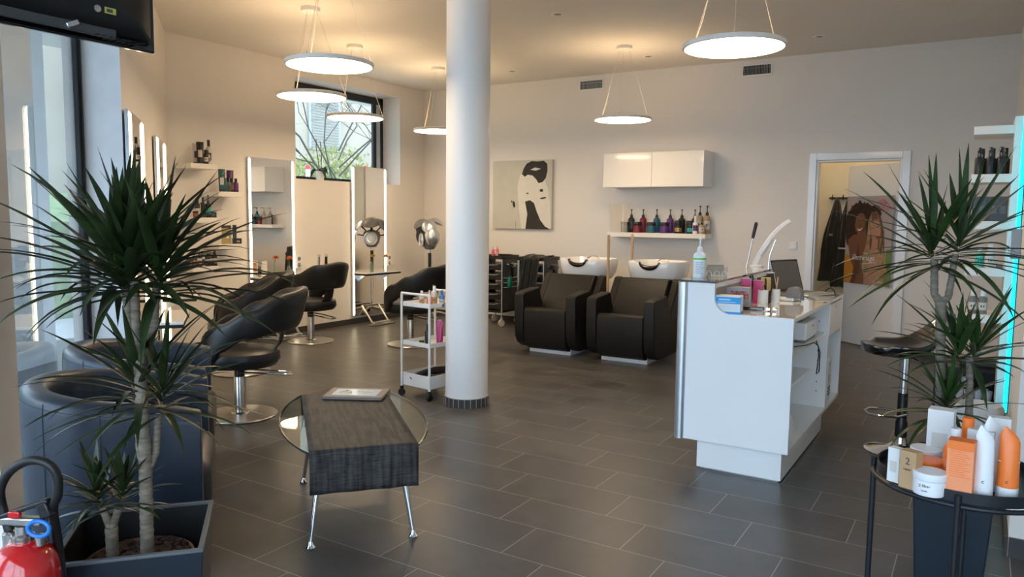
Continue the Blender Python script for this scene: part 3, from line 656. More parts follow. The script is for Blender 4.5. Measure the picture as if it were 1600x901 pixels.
# orchid on the sill
t = thing('orchid', 'potted orchid without blossoms on the high window sill', 'potted plant', (XW - .14, 6.71, WZ0), .3)
MB().lathe([(0, 0), (.045, 0), (.062, .115), (.058, .115), (.05, .10), (0, .10)], n=24).build('pot', M_wplast, t)
m = MB()
for a, L_, up in ((.2, .20, .55), (2.8, .18, .2), (3.6, .2, -.1), (5.6, .18, .15), (1.4, .15, .5)):
    c = []; 
    for k in range(7):
        f = k / 6; w__ = .03 * math.sin(PI * min(1, f * .92 + .06)) + .002; x = L_ * f; zz = .10 + up * L_ * f - .6 * L_ * f * f + .05 * math.sin(PI * f)
        c.append([(math.cos(a) * x - math.sin(a) * w__, math.sin(a) * x + math.cos(a) * w__, zz), (math.cos(a) * x, math.sin(a) * x, zz - .006), (math.cos(a) * x + math.sin(a) * w__, math.sin(a) * x - math.cos(a) * w__, zz)])
    m.add([p for r_ in c for p in r_], [(3 * i + j, 3 * i + j + 1, 3 * i + j + 4, 3 * i + j + 3) for i in range(6) for j in range(2)])
m.build('leaves', mat('orchid_leaf', (.015, .05, .02), .35), t)
MB().tube([(0, 0, .1), (-.02, .0, .25), (-.045, .0, .40), (-.05, .01, .50)], .0055, 6).build('flower_stem', M_bark, t)
MB().tube([(0.01, 0, .1), (.015, .02, .28), (.00, .03, .42), (-.01, .03, .48)], .0055, 6).build('flower_stem', M_bark, t)

# ---------------------------------------------------------------- hood dryer on a stand
t = thing('hood_dryer', 'floor-standing hair dryer with grey lobed hood in the room corner', 'hood dryer', (-6.24, 8.0, 0), -.6); HS = 1.75
for q in range(5):
    a = 2 * PI * q / 5; m = MB().tube([(0, 0, .11), (math.cos(a) * .15, math.sin(a) * .15, .10), (math.cos(a) * .29, math.sin(a) * .29, .062)], [.02, .016, .012], 8); m.build('leg', M_steel, t)
    MB().lathe([(0, -.028), (.016, -.022), (.022, 0), (.016, .022), (0, .028)], (math.cos(a) * .29, math.sin(a) * .29, .028), 12, sy=.6).build('castor', M_black, t)
MB().cyl((0, 0, .08), (0, 0, .98), .017).build('pole', M_chrome, t)
MB().tube([(0, 0, .62), (0, 0, .90)], [.022, .022], 12).build('height_sleeve', M_black, t)
m = MB().lathe([(0, -.15), (.06, -.14), (.10, -.08), (.12, 0), (.11, .07), (0, .11)], (0, 0, 1.09), 28)
m.build('motor_housing', M_grey, t)
m = MB(); o = m.M; m.M = Matrix.Translation((0, -.12, 1.07)) @ Matrix.Rotation(PI / 2, 4, 'X'); m.lathe([(.0, .012), (.03, .012), (.034, .0), (.06, .004), (.072, -.006), (.088, .006), (.098, .0), (.098, -.01)], n=32); m.M = o
m.build('control_dial', M_alu, t)
for q, (a, e, s_) in enumerate(((PI * 1.5, .95, 0), (-.15, .10, 1), (PI + .15, .10, 1), (-.35, .75, 1), (PI + .35, .75, 1), (PI / 2, 1.15, 1))):
    d = Vector((math.cos(a) * math.cos(e), math.sin(a) * math.cos(e), math.sin(e))); m = MB(); zax = Vector((0, 0, 1)).rotation_difference(d).to_matrix().to_4x4()
    m.M = Matrix.Translation(Vector((0, 0, 1.10)) + d * .235) @ zax; m.lathe([(0, .045), (.06, .038), (.108, .010), (.124, -.018), (.112, -.018), (.06, .015), (0, .022)], n=28, sy=.80)
    m.build('hood_lobe', M_alu if q % 2 else M_grey, t)
    MB().cyl((d.x * .05, d.y * .05, 1.10 + d.z * .05), (d.x * .20, d.y * .20, 1.10 + d.z * .20), .009).build('lobe_arm', M_black, t)

# ================================================================ back wall
# canvas print: abstract dark shapes on cream (flat art on a real stretched canvas)
t = thing('canvas_print', 'square cream canvas with abstract black blob and sweeping curve', 'wall art', (-5.145, WB, 1.235), 0)
MB().box(-.45, -.04, 0, .45, -.001, .89).build('stretched_canvas', mat('cream_canvas', (.56, .54, .46), .8, var=.04), t, bevel=.002)
def art(polys, W, H, x0, z0, y, mats, name, par, step=.0003):
    m = MB()
    for q, (k, P) in enumerate(polys):
        m.k = k; m.add([(x0 + u * W, y - step * (q + 1), z0 + v * H) for u, v in P], [tuple(range(len(P)))])
    return m.build(name, mats, par, smooth=False)
def ell(cx, cy, rx, ry, n=20, a0=0, a1=2 * PI, rot=0):
    P = []
    for i in range(n):
        a = a0 + (a1 - a0) * i / (n if a1 - a0 > 6.2 else n - 1); x, y = rx * math.cos(a), ry * math.sin(a)
        P.append((cx + x * math.cos(rot) - y * math.sin(rot), cy + x * math.sin(rot) + y * math.cos(rot)))
    return P
polys = [(1, [(.52, .86), (.62, .95), (.74, .93), (.84, .78), (.93, .60), (.97, .40), (.99, .10), (.99, 0), (.50, 0), (.47, .20), (.44, .42), (.43, .62), (.46, .76)]),
         (0, [(.50, .80), (.53, .88), (.58, .95), (.66, .985), (.76, .975), (.86, .985), (.92, .94), (.925, .84), (.90, .74), (.85, .68), (.78, .665), (.74, .72), (.68, .775), (.60, .79), (.55, .76)]),
         (1, [(.64, .86), (.72, .89), (.82, .87), (.73, .845)]),
         (0, [(.57, .0), (.985, .0), (.90, .04), (.82, .13), (.76, .25), (.71, .38), (.64, .42), (.56, .40), (.60, .22)]),
         (0, ell(.83, .56, .030, .022, 12)), (0, ell(.86, .45, .055, .012, 14, rot=.15)), (0, ell(.37, .36, .022, .05, 12, rot=.2)), (0, ell(.335, .40, .010, .018, 8)),
         (0, [(.40, .02), (.405, .11), (.41, .11), (.406, .02)]), (0, ell(.60, .52, .020, .010, 10))]
art(polys, .90, .89, -.45, 0, -.0405, [mat('stencil_charcoal', (.035, .032, .026), .8), mat('stencil_cream', (.72, .69, .60), .8)], 'abstract_print', t)

# wall cabinet with two doors
t = thing('wall_cabinet', 'glossy white hanging cabinet with two doors', 'cabinet', (-3.222, WB, 1.748), 0)
MB().box(-.60, -.36, 0, .60, 0, .392).build('cabinet_body', M_white, t, bevel=.001)
for s in (-1, 1): MB().box(-.599 if s < 0 else .0015, -.382, .001, -.0015 if s < 0 else .599, -.362, .391).build('door', M_gloss, t, bevel=.001)
# long shelf
t = tag(MB().box(-3.815, 8.335, 1.170, -2.62, WB, 1.222).build('wall_shelf', M_shelf, bevel=.0015), 'long white shelf below the hanging cabinet', 'shelf')
Z = 1.2225; G = 'hair products on the long shelf'
def bs(kind, x, y, lab, *a, **k): return product(kind, x, y, Z, lab, *a, group=G, rz=.35, **k)
xs = [-3.58, -3.43, -3.26, -3.095, -2.955, -2.80]
cols_ = [(M_slate, 'slate'), (M_wine, 'dark red'), (M_petrol, 'petrol blue'), (M_viol, 'violet'), (M_blk, 'black'), (M_blk, 'black and turquoise')]
for k, x in enumerate(xs):
    bs('pump', x, 8.50, ('tall %s pump bottle in the back row of the long shelf' % cols_[k][1]) if k != 4 else 'plain tall black pump bottle behind the black and gold jar', M_blk if k in (0,) else cols_[k][0], M_blk, None if k in (4,) else (M_turq if k == 5 else cols_[k][0]), r=.041, h=.285)
jl = ['slate jar behind the clear acrylic sheet', 'dark red jar on the long shelf', 'petrol blue jar on the long shelf', 'violet jar on the long shelf', 'black jar with gold print on the long shelf', 'black jar with turquoise band on the long shelf']
for k, (x, c_, lb_) in enumerate(zip([-3.615, -3.46, -3.285, -3.125, -2.96, -2.815], [M_slate, M_wine, M_petrol, M_viol, M_blk, M_blk], [M_slate, M_wine, M_petrol, M_viol, M_gold, M_turq])):
    bs('jar', x, 8.40, jl[k], c_, M_blk, lb_, r=.052 if k < 4 else .046, h=.125 if k < 4 else .148)
bs('flip', -2.755, 8.385, 'white bottle with dark violet label near the end of the long shelf', M_wplast, M_wplast, M_viol, r=.030, h=.205)
bs('pump', -2.742, 8.50, 'sand-coloured pump bottle behind the small pump jar', M_sand, M_blk, M_label, r=.038, h=.33)
bs('pump', -2.685, 8.395, 'small square-labelled pump jar in front of the sand bottles', M_sand, M_blk, M_label, r=.033, h=.165)
bs('pump', -2.66, 8.50, 'sand-coloured pump bottle at the very end of the long shelf', M_sand, M_blk, M_label, r=.038, h=.33)
tag(MB().box(-3.79, 8.34, Z, -3.565, 8.345, Z + .33).build('acrylic_sheet', M_acryl, smooth=False), 'clear acrylic sheet standing on the long shelf', 'acrylic sheet')

# light switch and tiny sensor
t = thing('light_switch', 'square white light switch beside the doorway', 'switch', (-1.73, WB, 1.115), 0)
MB().box(-.042, -.010, -.042, .042, 0, .042).build('plate', M_wplast, t, bevel=.002); MB().box(-.028, -.014, -.028, .028, -.010, .028).build('rocker', M_wplast, t, bevel=.002)

# wooden poles
for k, (x, y, l) in enumerate(((-3.30, 7.25, 'pale wooden pole standing between the two wash chairs'), (-3.31, 7.90, 'pale wooden pole standing behind the gap of the wash chairs'))):
    t = thing('wooden_pole', l, 'wooden pole', (x, y, 0), 0, 'pale wooden poles by the wash chairs')
    MB().lathe([(.0, .012), (.014, .012), (.0145, .03), (.0145, 1.20), (.011, 1.215), (0, 1.217)], n=16).build('shaft', M_wood, t)
    MB().lathe([(0, 0), (.05, 0), (.052, .006), (.045, .012), (0, .014)], n=28).build('foot', M_blackmetal, t)

# ---------------------------------------------------------------- backwash units
def wash_unit(x, lab):
    t = thing('backwash_chair', lab, 'backwash chair', (x, 6.60, 0), 0, 'charcoal backwash chairs with white basins')
    def side(s):
        P = [(0, .30), (0, .585), (.012, .612), (.04, .625), (.33, .652), (.355, .635), (.385, .54), (.42, .49), (.47, .50), (.60, .62), (.74, .60), (.76, .40), (.74, .11), (.70, .06), (.30, .045), (.14, .055), (.06, .10), (.015, .17)]
        m = MB(); a = .35 * s; b = (.35 - .105) * s; m.prism(P, min(a, b), max(a, b), 'x'); m.build('armrest', M_wash, t, bevel=.012, seg=3)
    side(-1); side(1)
    m = MB(); P = [(.008, .16), (.0, .43), (.012, .462), (.05, .474), (.44, .43), (.50, .20), (.42, .055), (.2, .032), (.10, .045), (.04, .08)]
    m.prism(P, -.238, .238, 'x'); m.build('seat', M_wash, t, bevel=.012, seg=3)
    m = MB(); P = [(.36, .42), (.62, .775), (.64, .785), (.735, .775), (.74, .755), (.60, .45), (.50, .36)]
    m.prism(P, -.262, .262, 'x'); m.build('backrest', M_wash, t, bevel=.014, seg=3)
    for s in (-1, 1):
        m = MB(); P = [(.42, .50), (.455, .49), (.66, .775), (.70, .785), (.80, .74), (.80, .55), (.66, .42), (.47, .40)]
        a, b = .275 * s, .352 * s; m.prism(P, min(a, b), max(a, b), 'x'); m.build('side_wing', M_wash, t, bevel=.014, seg=3)
    MB().box(-.24, .14, 0, .24, .80, .066).build('plinth', M_white, t, bevel=.003)
    MB().box(-.17, .82, 0, .17, 1.12, .72).build('pedestal', M_wash, t, bevel=.01)
    m = MB().lathe([(.0, .70), (.19, .703), (.25, .728), (.288, .79), (.304, .86), (.310, .93), (.304, .945), (.290, .945), (.276, .925), (.25, .86), (.20, .80), (.10, .775), (0, .772)], (0, 1.01, 0), 48, sy=.93, sup=2.7)
    # shallow dip at the neck side
    m.v = [(x_, y_, z_ - (.055 * max(0, 1 - (abs(x_) / .15) ** 2) if (y_ < .85 and z_ > .88) else 0)) for x_, y_, z_ in m.v]
    m.build('basin', M_ceramic, t, ang=50)
    m = MB(); L = []
    for k in range(13):
        a = PI + PI * k / 12; L.append([(.105 * math.cos(a) * (1 + .02 * math.cos(q)), .735 + .036 * math.cos(q), .935 + .055 * math.sin(a) + .026 * math.sin(q) * (.4 + .6 * abs(math.sin(a)))) for q in [2 * PI * j / 12 for j in range(12)]])
    m.loops(L).build('neck_rest', M_blackgloss, t)
    m = MB().cyl((.06, 1.14, .80), (.06, 1.14, .93), .012); m.tube([(.06, 1.14, .92), (.05, 1.10, .96), (.02, 1.02, .965), (0, .97, .94)], .009, 8); m.lathe([(0, 0), (.018, 0), (.02, .02), (0, .03)], (-.05, 1.17, .86), 14)
    m.build('tap', M_chrome, t)
    return t
wash_unit(-3.70, 'charcoal backwash chair standing next to the black trolleys')
wash_unit(-2.88, 'charcoal backwash chair standing next to the reception desk')

# ---------------------------------------------------------------- black salon trolleys
def salon_trolley(x, y, lab):
    t = thing('salon_trolley', lab, 'salon trolley', (x, y, 0), 0, 'black drawer trolleys by the back wall')
    W, D = .35, .38
    for a in (0, 1):
        for b in (0, 1):
            px, py = a * W, b * D
            MB().cyl((px, py, .10), (px, py, .86), .008).build('post', M_alu, t)
            m = MB(); o = m.M; m.M = Matrix.Translation((px, py, .045)) @ Matrix.Rotation(PI / 2, 4, 'Y') @ Matrix.Rotation(.6, 4, 'X'); m.lathe([(0, -.012), (.04, -.012), (.045, -.006), (.045, .006), (.04, .012), (0, .012)], n=24); m.M = o
            w__ = m.build('wheel', mat('pale_wheel', (.55, .48, .38), .5), t)
            MB().cbox((px, py, .085), (.03, .02, .05)).build('wheel_fork', M_alu, t)
    MB().box(.012, .012, .17, W - .012, D, .20).build('floor_tray', M_black, t, bevel=.004)
    MB().box(W - .006, .012, .20, W, D, .86).build('side_panel', mat('dark_grey_panel', (.06, .06, .058), .5), t)
    MB().box(0, .012, .20, .006, D, .86).build('side_panel', MATS['dark_grey_panel'], t)
    for k in range(5):
        z0 = .215 + k * .125
        d = MB().box(.014, -.004, z0, W - .014, D - .02, z0 + .085).build('drawer', M_black, t, bevel=.008)
        MB().tube([(.05, -.01, z0 + .075), (.09, -.03, z0 + .065), (W - .09, -.03, z0 + .065), (W - .05, -.01, z0 + .075)], .007, 8).build('handle', M_grey, d)
    m = MB().box(-.015, -.02, .855, W + .015, D + .01, .872); m.box(-.015, -.02, .872, W + .015, -.012, .90); m.box(-.015, D, .872, W + .015, D + .01, .90); m.box(-.015, -.02, .872, -.007, D + .01, .90); m.box(W + .007, -.02, .872, W + .015, D + .01, .90)
    m.build('top_tray', M_black, t, bevel=.003)
    h = MB()
    for zz in (.50, .56, .62): h.tube([(W + .004, .03, zz), (W + .05, .03, zz), (W + .05, D - .05, zz), (W + .004, D - .05, zz)], .004, 6)
    h.build('holder_rail', M_alu, t)
    h = MB()
    for yy in (.10, .25): 
        h.tube([(W + .05 + .04 * math.cos(q), yy + .04 * math.sin(q), .79) for q in [2 * PI * j / 16 for j in range(16)]], .004, 6, closed=True)
    h.build('dryer_ring', M_alu, t)
    return t
T1 = (-5.47, 8.04); T2 = (-4.87, 8.04)
salon_trolley(*T1, 'black drawer trolley partly behind the white column'); salon_trolley(*T2, 'black drawer trolley with a cape thrown over it')
def dryer(x, y, z, lab, m_, rz=0, grp='hair dryers hanging on the trolleys'):
    t = thing('hair_dryer', lab, 'hair dryer', (x, y, z), rz, grp)
    m = MB(); m.tube([(-.09, 0, .02), (-.05, 0, .025), (.03, 0, .025), (.07, 0, .015), (.12, 0, .01)], [.030, .036, .036, .030, .022], 16); m.build('barrel', m_, t)
    MB().tube([(0, 0, 0), (.01, 0, -.06), (.02, 0, -.13)], [.02, .016, .015], 12).build('handle', m_, t)
    MB().tube([(.02, 0, -.13), (.03, .03, -.22), (-.02, .04, -.34), (-.08, .03, -.42), (-.13, .0, -.38), (-.17, -.02, -.25)], .004, 6).build('cord', M_rubber, t)
dryer(T1[0] + .43, T1[1] + .12, .76, 'black hair dryer in the ring of the trolley behind the column', M_blackgloss, 1.9)
t = thing('spray_bottle', 'green squeezable bottle hanging on the trolley rail', 'spray bottle', (T1[0] + .43, T1[1] + .06, .50), 0)
MB().lathe([(0, 0), (.028, .002), (.036, .04), (.034, .09), (.016, .14), (0, .145)], n=20).build('body', mat('emerald_plastic', (.0, .16, .12), .35), t); MB().lathe([(.012, .14), (.012, .17), (.02, .175), (.02, .19), (0, .19)], n=12).build('nozzle', M_black, t)
product('bottle', T1[0] + .16, T1[1] + .08, .873, 'clear bottle with pink liquid on the trolley behind the column', M_pinkliq, M_clear, None, r=.02, h=.14, group='little bottles on the trolley')
product('bottle', T1[0] + .21, T1[1] + .10, .873, 'second small bottle with pink liquid on the same trolley', M_pinkliq, M_clear, M_label, r=.022, h=.15, group='little bottles on the trolley')
t = thing('tool_tray', 'black oval tray lying on the trolley behind the column', 'tray', (T1[0] + .22, T1[1] + .24, .873), 0)
MB().lathe([(0, 0), (.12, 0), (.14, .035), (.13, .035), (.115, .012), (0, .01)], n=32, sy=.7).build('dish', M_black, t)
# cape thrown over the second trolley: wavy sheet over the top and down the front
def sheet(name, f, nu, nv, mt_, par, th=.004):
    m = MB(); g = [[f(i / nu, j / nv) for j in range(nv + 1)] for i in range(nu + 1)]
    m.add([p for r_ in g for p in r_], [(i * (nv + 1) + j, i * (nv + 1) + j + 1, (i + 1) * (nv + 1) + j + 1, (i + 1) * (nv + 1) + j) for i in range(nu) for j in range(nv)])
    o = m.build(name, mt_, par, ang=180); s = o.modifiers.new('solid', 'SOLIDIFY'); s.thickness = th; return o
M_cape = mat('black_cape_fabric', (.014, .014, .013), .75, var=.3, sheen=.3)
t = thing('hairdresser_cape', 'crumpled black cape hanging over the trolley next to the wash chair', 'cape', (T2[0] + .02, T2[1], 0), 0)
def capef(u, v):
    s = v * 1.05; wv = .018 * math.sin(u * 19 + 2 * v) + .012 * math.sin(u * 41 + v * 7); wd = .30 * (1 - .25 * math.sin(PI * min(1, v * 1.2))) 
    x = .17 + (u - .5) * wd + .02 * math.sin(v * 6)
    if s < .30: return (x, .30 - s, .90 + .02 * math.sin(u * 14 + v * 9) + wv * .5)
    d = s - .30; return (x + .06 * (u - .5) * d, -.035 - .018 - abs(wv) * 1.6 - .02 * math.sin(PI * min(1, d * 1.5)), .905 - d)
sheet('cape_cloth', capef, 40, 40, M_cape, t)
dryer(T2[0] + .43, T2[1] + .12, .76, 'black hair dryer hooked on the caped trolley', M_black, 1.7)

# ================================================================ reception desk
t = thing('reception_desk', 'white reception desk with raised counter, open shelves facing the stool', 'reception desk', (0, 0, 0), 0)
dx0, dx1, dy0, dy1, xc = -1.40, -.785, 4.0, 5.62, -1.196
P = [(dx0 + .045, .178), (dx1, .178), (dx1, .888), (xc + .085, .888)] + [(xc + .085 - .085 * math.sin(a), .888 + .085 - .085 * math.cos(a)) for a in [PI / 2 * k / 8 for k in range(1, 9)]] + [(xc, 1.048), (dx0 + .045, 1.048)]
MB().prism(P, dy0, dy0 + .024, 'y').build('end_panel', M_white, t, bevel=.0015)
P2_ = [(x_, z_) for x_, z_ in P]
MB().prism(P2_, dy1 - .024, dy1, 'y').build('end_panel', M_white, t, bevel=.0015)
m = MB().box(dx0 + .022, dy0 + .03, .178, dx0 + .045, dy1 - .03, 1.048); m.build('guest_panel', M_white, t, bevel=.001)
for yy in (dy0 + .012, dy1 - .012):
    MB().tube([(dx0 + .030, yy, .178), (dx0 + .030, yy, 1.048)], [.030, .030], 28).build('corner_profile', M_alu, t)
MB().box(dx0 + .004, dy0 + .012, .178, dx0 + .022, dy1 - .012, 1.048).build('corner_profile', M_alu, t)
MB().box(dx0, dy0 - .004, 1.050, xc + .004, dy1 + .004, 1.060).build('counter_top', mat('dark_glass_top', (.09, .08, .07), .06, coat=1.), t, bevel=.001)
MB().box(dx0 + .03, dy0 + .024, 1.022, xc, dy1 - .024, 1.048).build('counter_support', M_white, t)
MB().box(xc - .16, dy0 + .024, .888, xc - .14, dy1 - .024, 1.022).build('counter_upright', mat('pale_grey_board', (.55, .55, .56), .4), t)
MB().box(dx0 + .046, dy0 + .024, .866, dx1, dy1 - .024, .888).build('worktop', M_gloss, t, bevel=.001)
MB().box(dx0 + .046, dy0 + .024, .178, dx1, dy1 - .024, .198).build('bottom_board', M_white, t)
MB().box(dx0 + .30, dy0 + .024, .198, dx0 + .318, dy1 - .024, .866).build('rear_board', M_white, t)
yd = 5.10
MB().box(dx0 + .318, yd, .198, dx1 - .004, yd + .018, .866).build('divider', M_white, t)
MB().box(dx0 + .318, dy0 + .024, .665, dx1 - .02, yd, .685).build('shelf_board', M_white, t)
MB().box(dx0 + .318, dy0 + .024, .42, dx1 - .10, yd, .44).build('shelf_board', M_white, t)
dr = MB().box(dx1 - .02, yd + .016, .655, dx1 - .001, dy1 - .026, .858).build('drawer', M_white, t, bevel=.001)
m = MB(); m.M = Matrix.Translation((dx1 - .001, 5.34, .825)) @ Matrix.Rotation(PI / 2, 4, 'Y'); m.lathe([(0, 0), (.009, 0), (.009, .003), (0, .003)], n=16); m.build('lock', M_steel, dr)
MB().box(-1.285, 4.07, .01, -.83, 5.26, .178).build('plinth', M_white, t, bevel=.001)
MB().box(-1.27, 4.085, 0, -.845, 5.245, .012).build('plinth_seal', M_steel, t)
m = MB()
for zz in (.30, .36, .50, .56, .75): 
    mm = m.M; m.M = Matrix.Translation((dx1 - .06, yd - .0005, zz)) @ Matrix.Rotation(PI / 2, 4, 'X'); m.lathe([(0, 0), (.004, 0), (.004, .001), (0, .001)], n=8); m.M = mm
m.build('pin_holes', M_seam, t)
WT = .8885; CT = 1.0605
sb = product('pump', -1.335, 4.16, CT, 'white pump bottle with green band on the desk counter', mat('white_soap_plastic', (.74, .80, .83), .3), M_wplast, None, r=.036, h=.235, rz=.3)
MB().lathe([(.0364, .103), (.0364, .113)], n=32, cap=False).build('green_band', M_green, sb)
m = MB()
for q in range(7):
    a0 = -2.2; a1 = -1.0 - (q % 3) * .12; L = []
    for k in range(9):
        a = a0 + (a1 - a0) * k / 8; L.append([(.0364 * math.cos(a), .0364 * math.sin(a), .090 - q * .010), (.0364 * math.cos(a), .0364 * math.sin(a), .0875 - q * .010)])
    m.add([p for l in L for p in l], [(2 * k, 2 * k + 2, 2 * k + 3, 2 * k + 1) for k in range(8)])
m.build('fine_print', M_grey, sb)
t = thing('business_card_holder', 'clear card holder with grey cards on the counter beside the pump bottle', 'card holder', (-1.285, 4.30, CT), .5)
MB().prism([(-.03, 0), (.03, 0), (.03, .012), (-.005, .012), (-.035, .06), (-.042, .058)], -.06, .06, 'x').build('holder', M_acryl, t)
MB().cbox((0, .0, .042), (.095, .006, .058), 0, ('X', -.5)).build('card_stack', M_grey, t)
m = MB()
for q in range(3): m.tube([(-.045 + q * .045 + .016 * math.cos(a), -.035, .004 + .035 * math.sin(a)) for a in [PI * k / 10 for k in range(11)]], .0018, 6)
m.build('front_loops', mat('clear_edge', (.8, .82, .82), .1), t)
t = thing('arched_desk_lamp', 'white arched lamp arm rising at the far end of the counter', 'desk lamp', (-1.35, 5.42, CT), .0)
t.rotation_euler = (0, 0, YAW)
o1 = []; o2 = []
for k in range(17):
    f = k / 16; u_ = .005 + .235 * f ** 1.15; v_ = .012 + .315 * math.sin(f * 1.25) / math.sin(1.25); w_ = .036 * (1 - .35 * f); a_ = math.atan2(.9 + .6 * (1 - f), .75)
    o1.append((u_ - w_ * .5 * math.sin(a_), v_ + w_ * .5 * math.cos(a_))); o2.append((u_ + w_ * .5 * math.sin(a_), v_ - w_ * .5 * math.cos(a_)))
MB().prism(o1 + o2[::-1], -.006, .006, 'y').build('lamp_arm', M_wplast, t, bevel=.002, ang=50)
MB().prism([(.04, .075), (.055, .070), (.13, .185), (.118, .20)], -.0075, -.006, 'y').build('arm_recess', M_alu, t)
MB().tube([(.11, .02, 0), (.115, .02, .08), (.15, .01, .19)], .006, 8).build('rear_strut', M_alu, t)
MB().lathe([(0, 0), (.045, 0), (.045, .008), (.03, .014), (0, .014)], (.02, .0, 0), 28).build('base', M_wplast, t)
t = thing('wand_duster', 'thin steel wand with black handle standing at the far counter end', 'wand', (-1.37, 5.30, CT), 0)
MB().cyl((0, 0, 0), (.03, .02, .20), .005).build('steel_rod', M_steel, t); MB().tube([(.03, .02, .20), (.032, .022, .215), (.046, .03, .30), (.048, .031, .312)], [.007, .011, .012, .007], 14).build('handle', M_black, t)
t = thing('glove_carton', 'blue and white carton on the front edge of the desk', 'carton', (-1.125, 4.075, WT), .12)
MB().box(-.075, -.045, 0, .055, .045, .094).build('box_body', M_wcard, t, bevel=.001)
m = MB().box(-.0755, -.0455, .052, .0535, .0455, .088); m.box(-.0755, -.0455, .0, .0555, .0455, .010); m.box(.0525, -.0455, .0, .0555, -.0435, .094); m.build('blue_band', mat('cyan_blue_print', (.02, .33, .72), .45), t)
m = MB()
for q in range(3): m.box(-.068, -.0462, .036 - q * .008, .04, -.0455, .038 - q * .008)
m.box(-.06, -.0462, .070, .0, -.0456, .078); m.box(-.068, -.0462, .058, .03, -.0456, .062); m.k = 1
m.build('fine_print', mat('pale_blue_print', (.45, .65, .80), .5), t)
t = thing('cosmetics_carton', 'grey carton with red pattern on the worktop under the counter', 'carton', (-1.165, 4.32, WT), .1)
MB().box(-.05, -.035, 0, .075, .035, .12).build('box_body', mat('grey_card', (.35, .34, .33), .5), t, bevel=.001)
MB().box(-.03, -.0358, .055, .07, -.035, .10).build('patterned_print', mat('red_white_pattern', (.40, .12, .13), .5, var=.95, scale=60), t)
for k, (x, y, c_, h_, l) in enumerate(((-1.16, 4.50, M_pink, .155, 'magenta folder standing under the counter'), (-1.12, 4.62, M_pink, .14, 'second magenta folder beside the yellow one'), (-1.10, 4.72, mat('ochre_card', (.55, .40, .06), .5), .15, 'ochre yellow folder behind the pen cups'))):
    t = thing('folder', l, 'folder', (x, y, WT), .15, 'coloured folders under the counter'); MB().box(-.028, -.006, 0, .028, .006, h_).build('cover', c_, t, bevel=.001); MB().box(-.026, -.0035, .004, .0285, .0035, h_ + .002).build('pages', M_wcard, t)
def cup(x, y, r, h, c_, l, n, R):
    t = thing('pen_cup', l, 'pen cup', (x, y, WT), 0, 'pen cups on the desk'); MB().lathe([(0, 0), (r, 0), (r, h), (r - .003, h), (r - .003, .004), (0, .004)], n=28).build('cup', c_, t)
    for q in range(n):
        a = R.uniform(0, 6.28); e = Vector((math.cos(a) * r * .7, math.sin(a) * r * .7, h + R.uniform(.03, .08))); b_ = -e * .3; b_.z = .008
        m = MB().tube([b_, b_.lerp(e, .94), e], [.0042, .0042, .001], 8); m.build('pen', R.choice((M_black, M_black, M_wood, M_wplast, M_blue)), t)
R = random.Random(4)
cup(-1.085, 4.60, .030, .085, M_wplast, 'white mug with red rim drawing beside the pens', 0, R)
cup(-1.085, 4.70, .026, .075, M_black, 'black pen cup with dark pens', 5, R)
cup(-1.045, 4.76, .024, .080, M_wplast, 'white pen cup next to the black pen cup', 2, R)
t = thing('hair_brush', 'black comb-handled brush leaning in front of the pen cups', 'brush', (-1.12, 4.66, WT), 0); MB().tube([(0, 0, .01), (-.03, .0, .09), (-.055, 0, .165)], [.007, .010, .013], 10).build('handle', M_black, t)
t = thing('card_terminal', 'rounded dark grey card terminal on a white base beside the laptop', 'card terminal', (-1.03, 4.93, WT), -.2)
MB().cbox((-.02, 0, .012), (.20, .11, .022)).build('base', M_wplast, t, bevel=.006); MB().cbox((-.03, .02, .028), (.14, .07, .014)).build('keypad', M_grey, t, bevel=.004)
m = MB(); m.M = Matrix.Translation((.03, -.03, .023)) @ Matrix.Rotation(-PI / 2, 4, 'Z'); P = [(-.0, 0), (.0, .035), (.018, .062), (.05, .070), (.08, .060), (.095, .035), (.095, 0)]
m.prism(P, -.03, .03, 'x'); m.build('receipt_hood', M_grey, t, bevel=.006)
t = thing('laptop', 'open silver laptop with grey screen on the reception desk', 'laptop', (-.985, 5.37, WT), 1.22)
MB().cbox((0, 0, .010), (.33, .23, .013)).build('keyboard_base', M_alu, t, bevel=.004)
MB().box(-.14, -.015, .0168, .14, .085, .0175).build('keys', M_grey, t); MB().box(-.05, -.10, .0168, .05, -.035, .0173).build('touchpad', M_steel, t)
sc = MB(); sc.M = Matrix.Translation((0, .115, .014)) @ Matrix.Rotation(-.28, 4, 'X'); sc.box(-.165, 0, 0, .165, .007, .225); so = sc.build('screen_lid', M_alu, t, bevel=.003)
s2 = MB(); s2.M = sc.M; s2.box(-.161, -.0012, .004, .161, 0, .221); s2.build('bezel', M_black, so); s2 = MB(); s2.M = sc.M; s2.box(-.150, -.0018, .018, .150, -.0010, .212); s2.build('display', mat('idle_screen_grey', (.10, .10, .10), .25), so)
t = thing('tablet_stand', 'white-edged tablet standing behind the laptop', 'tablet', (-1.17, 5.12, WT), 1.15)
m = MB(); m.M = Matrix.Rotation(-.25, 4, 'X'); m.box(-.10, 0, .01, .10, .008, .16); m.build('casing', M_wplast, t, bevel=.003); m2 = MB(); m2.M = m.M; m2.box(-.09, -.0015, .02, .09, 0, .15); m2.build('display', M_blackgloss, t)
MB().cbox((0, .03, .006), (.12, .08, .01)).build('stand', M_wplast, t, bevel=.003)
t = thing('mouse_pad', 'flat silver tablet lying at the laptop front', 'tablet', (-.875, 5.20, WT), .5); MB().cbox((0, -.04, .005), (.12, .16, .008)).build('slab', M_alu, t, bevel=.002)
t = thing('usb_stick', 'small blue plug lying in front of the laptop', 'usb stick', (-.955, 5.08, WT), .3); MB().cbox((0, 0, .006), (.03, .014, .010)).build('body', M_blue, t, bevel=.002); MB().cbox((.02, 0, .006), (.012, .01, .005)).build('plug', M_steel, t)
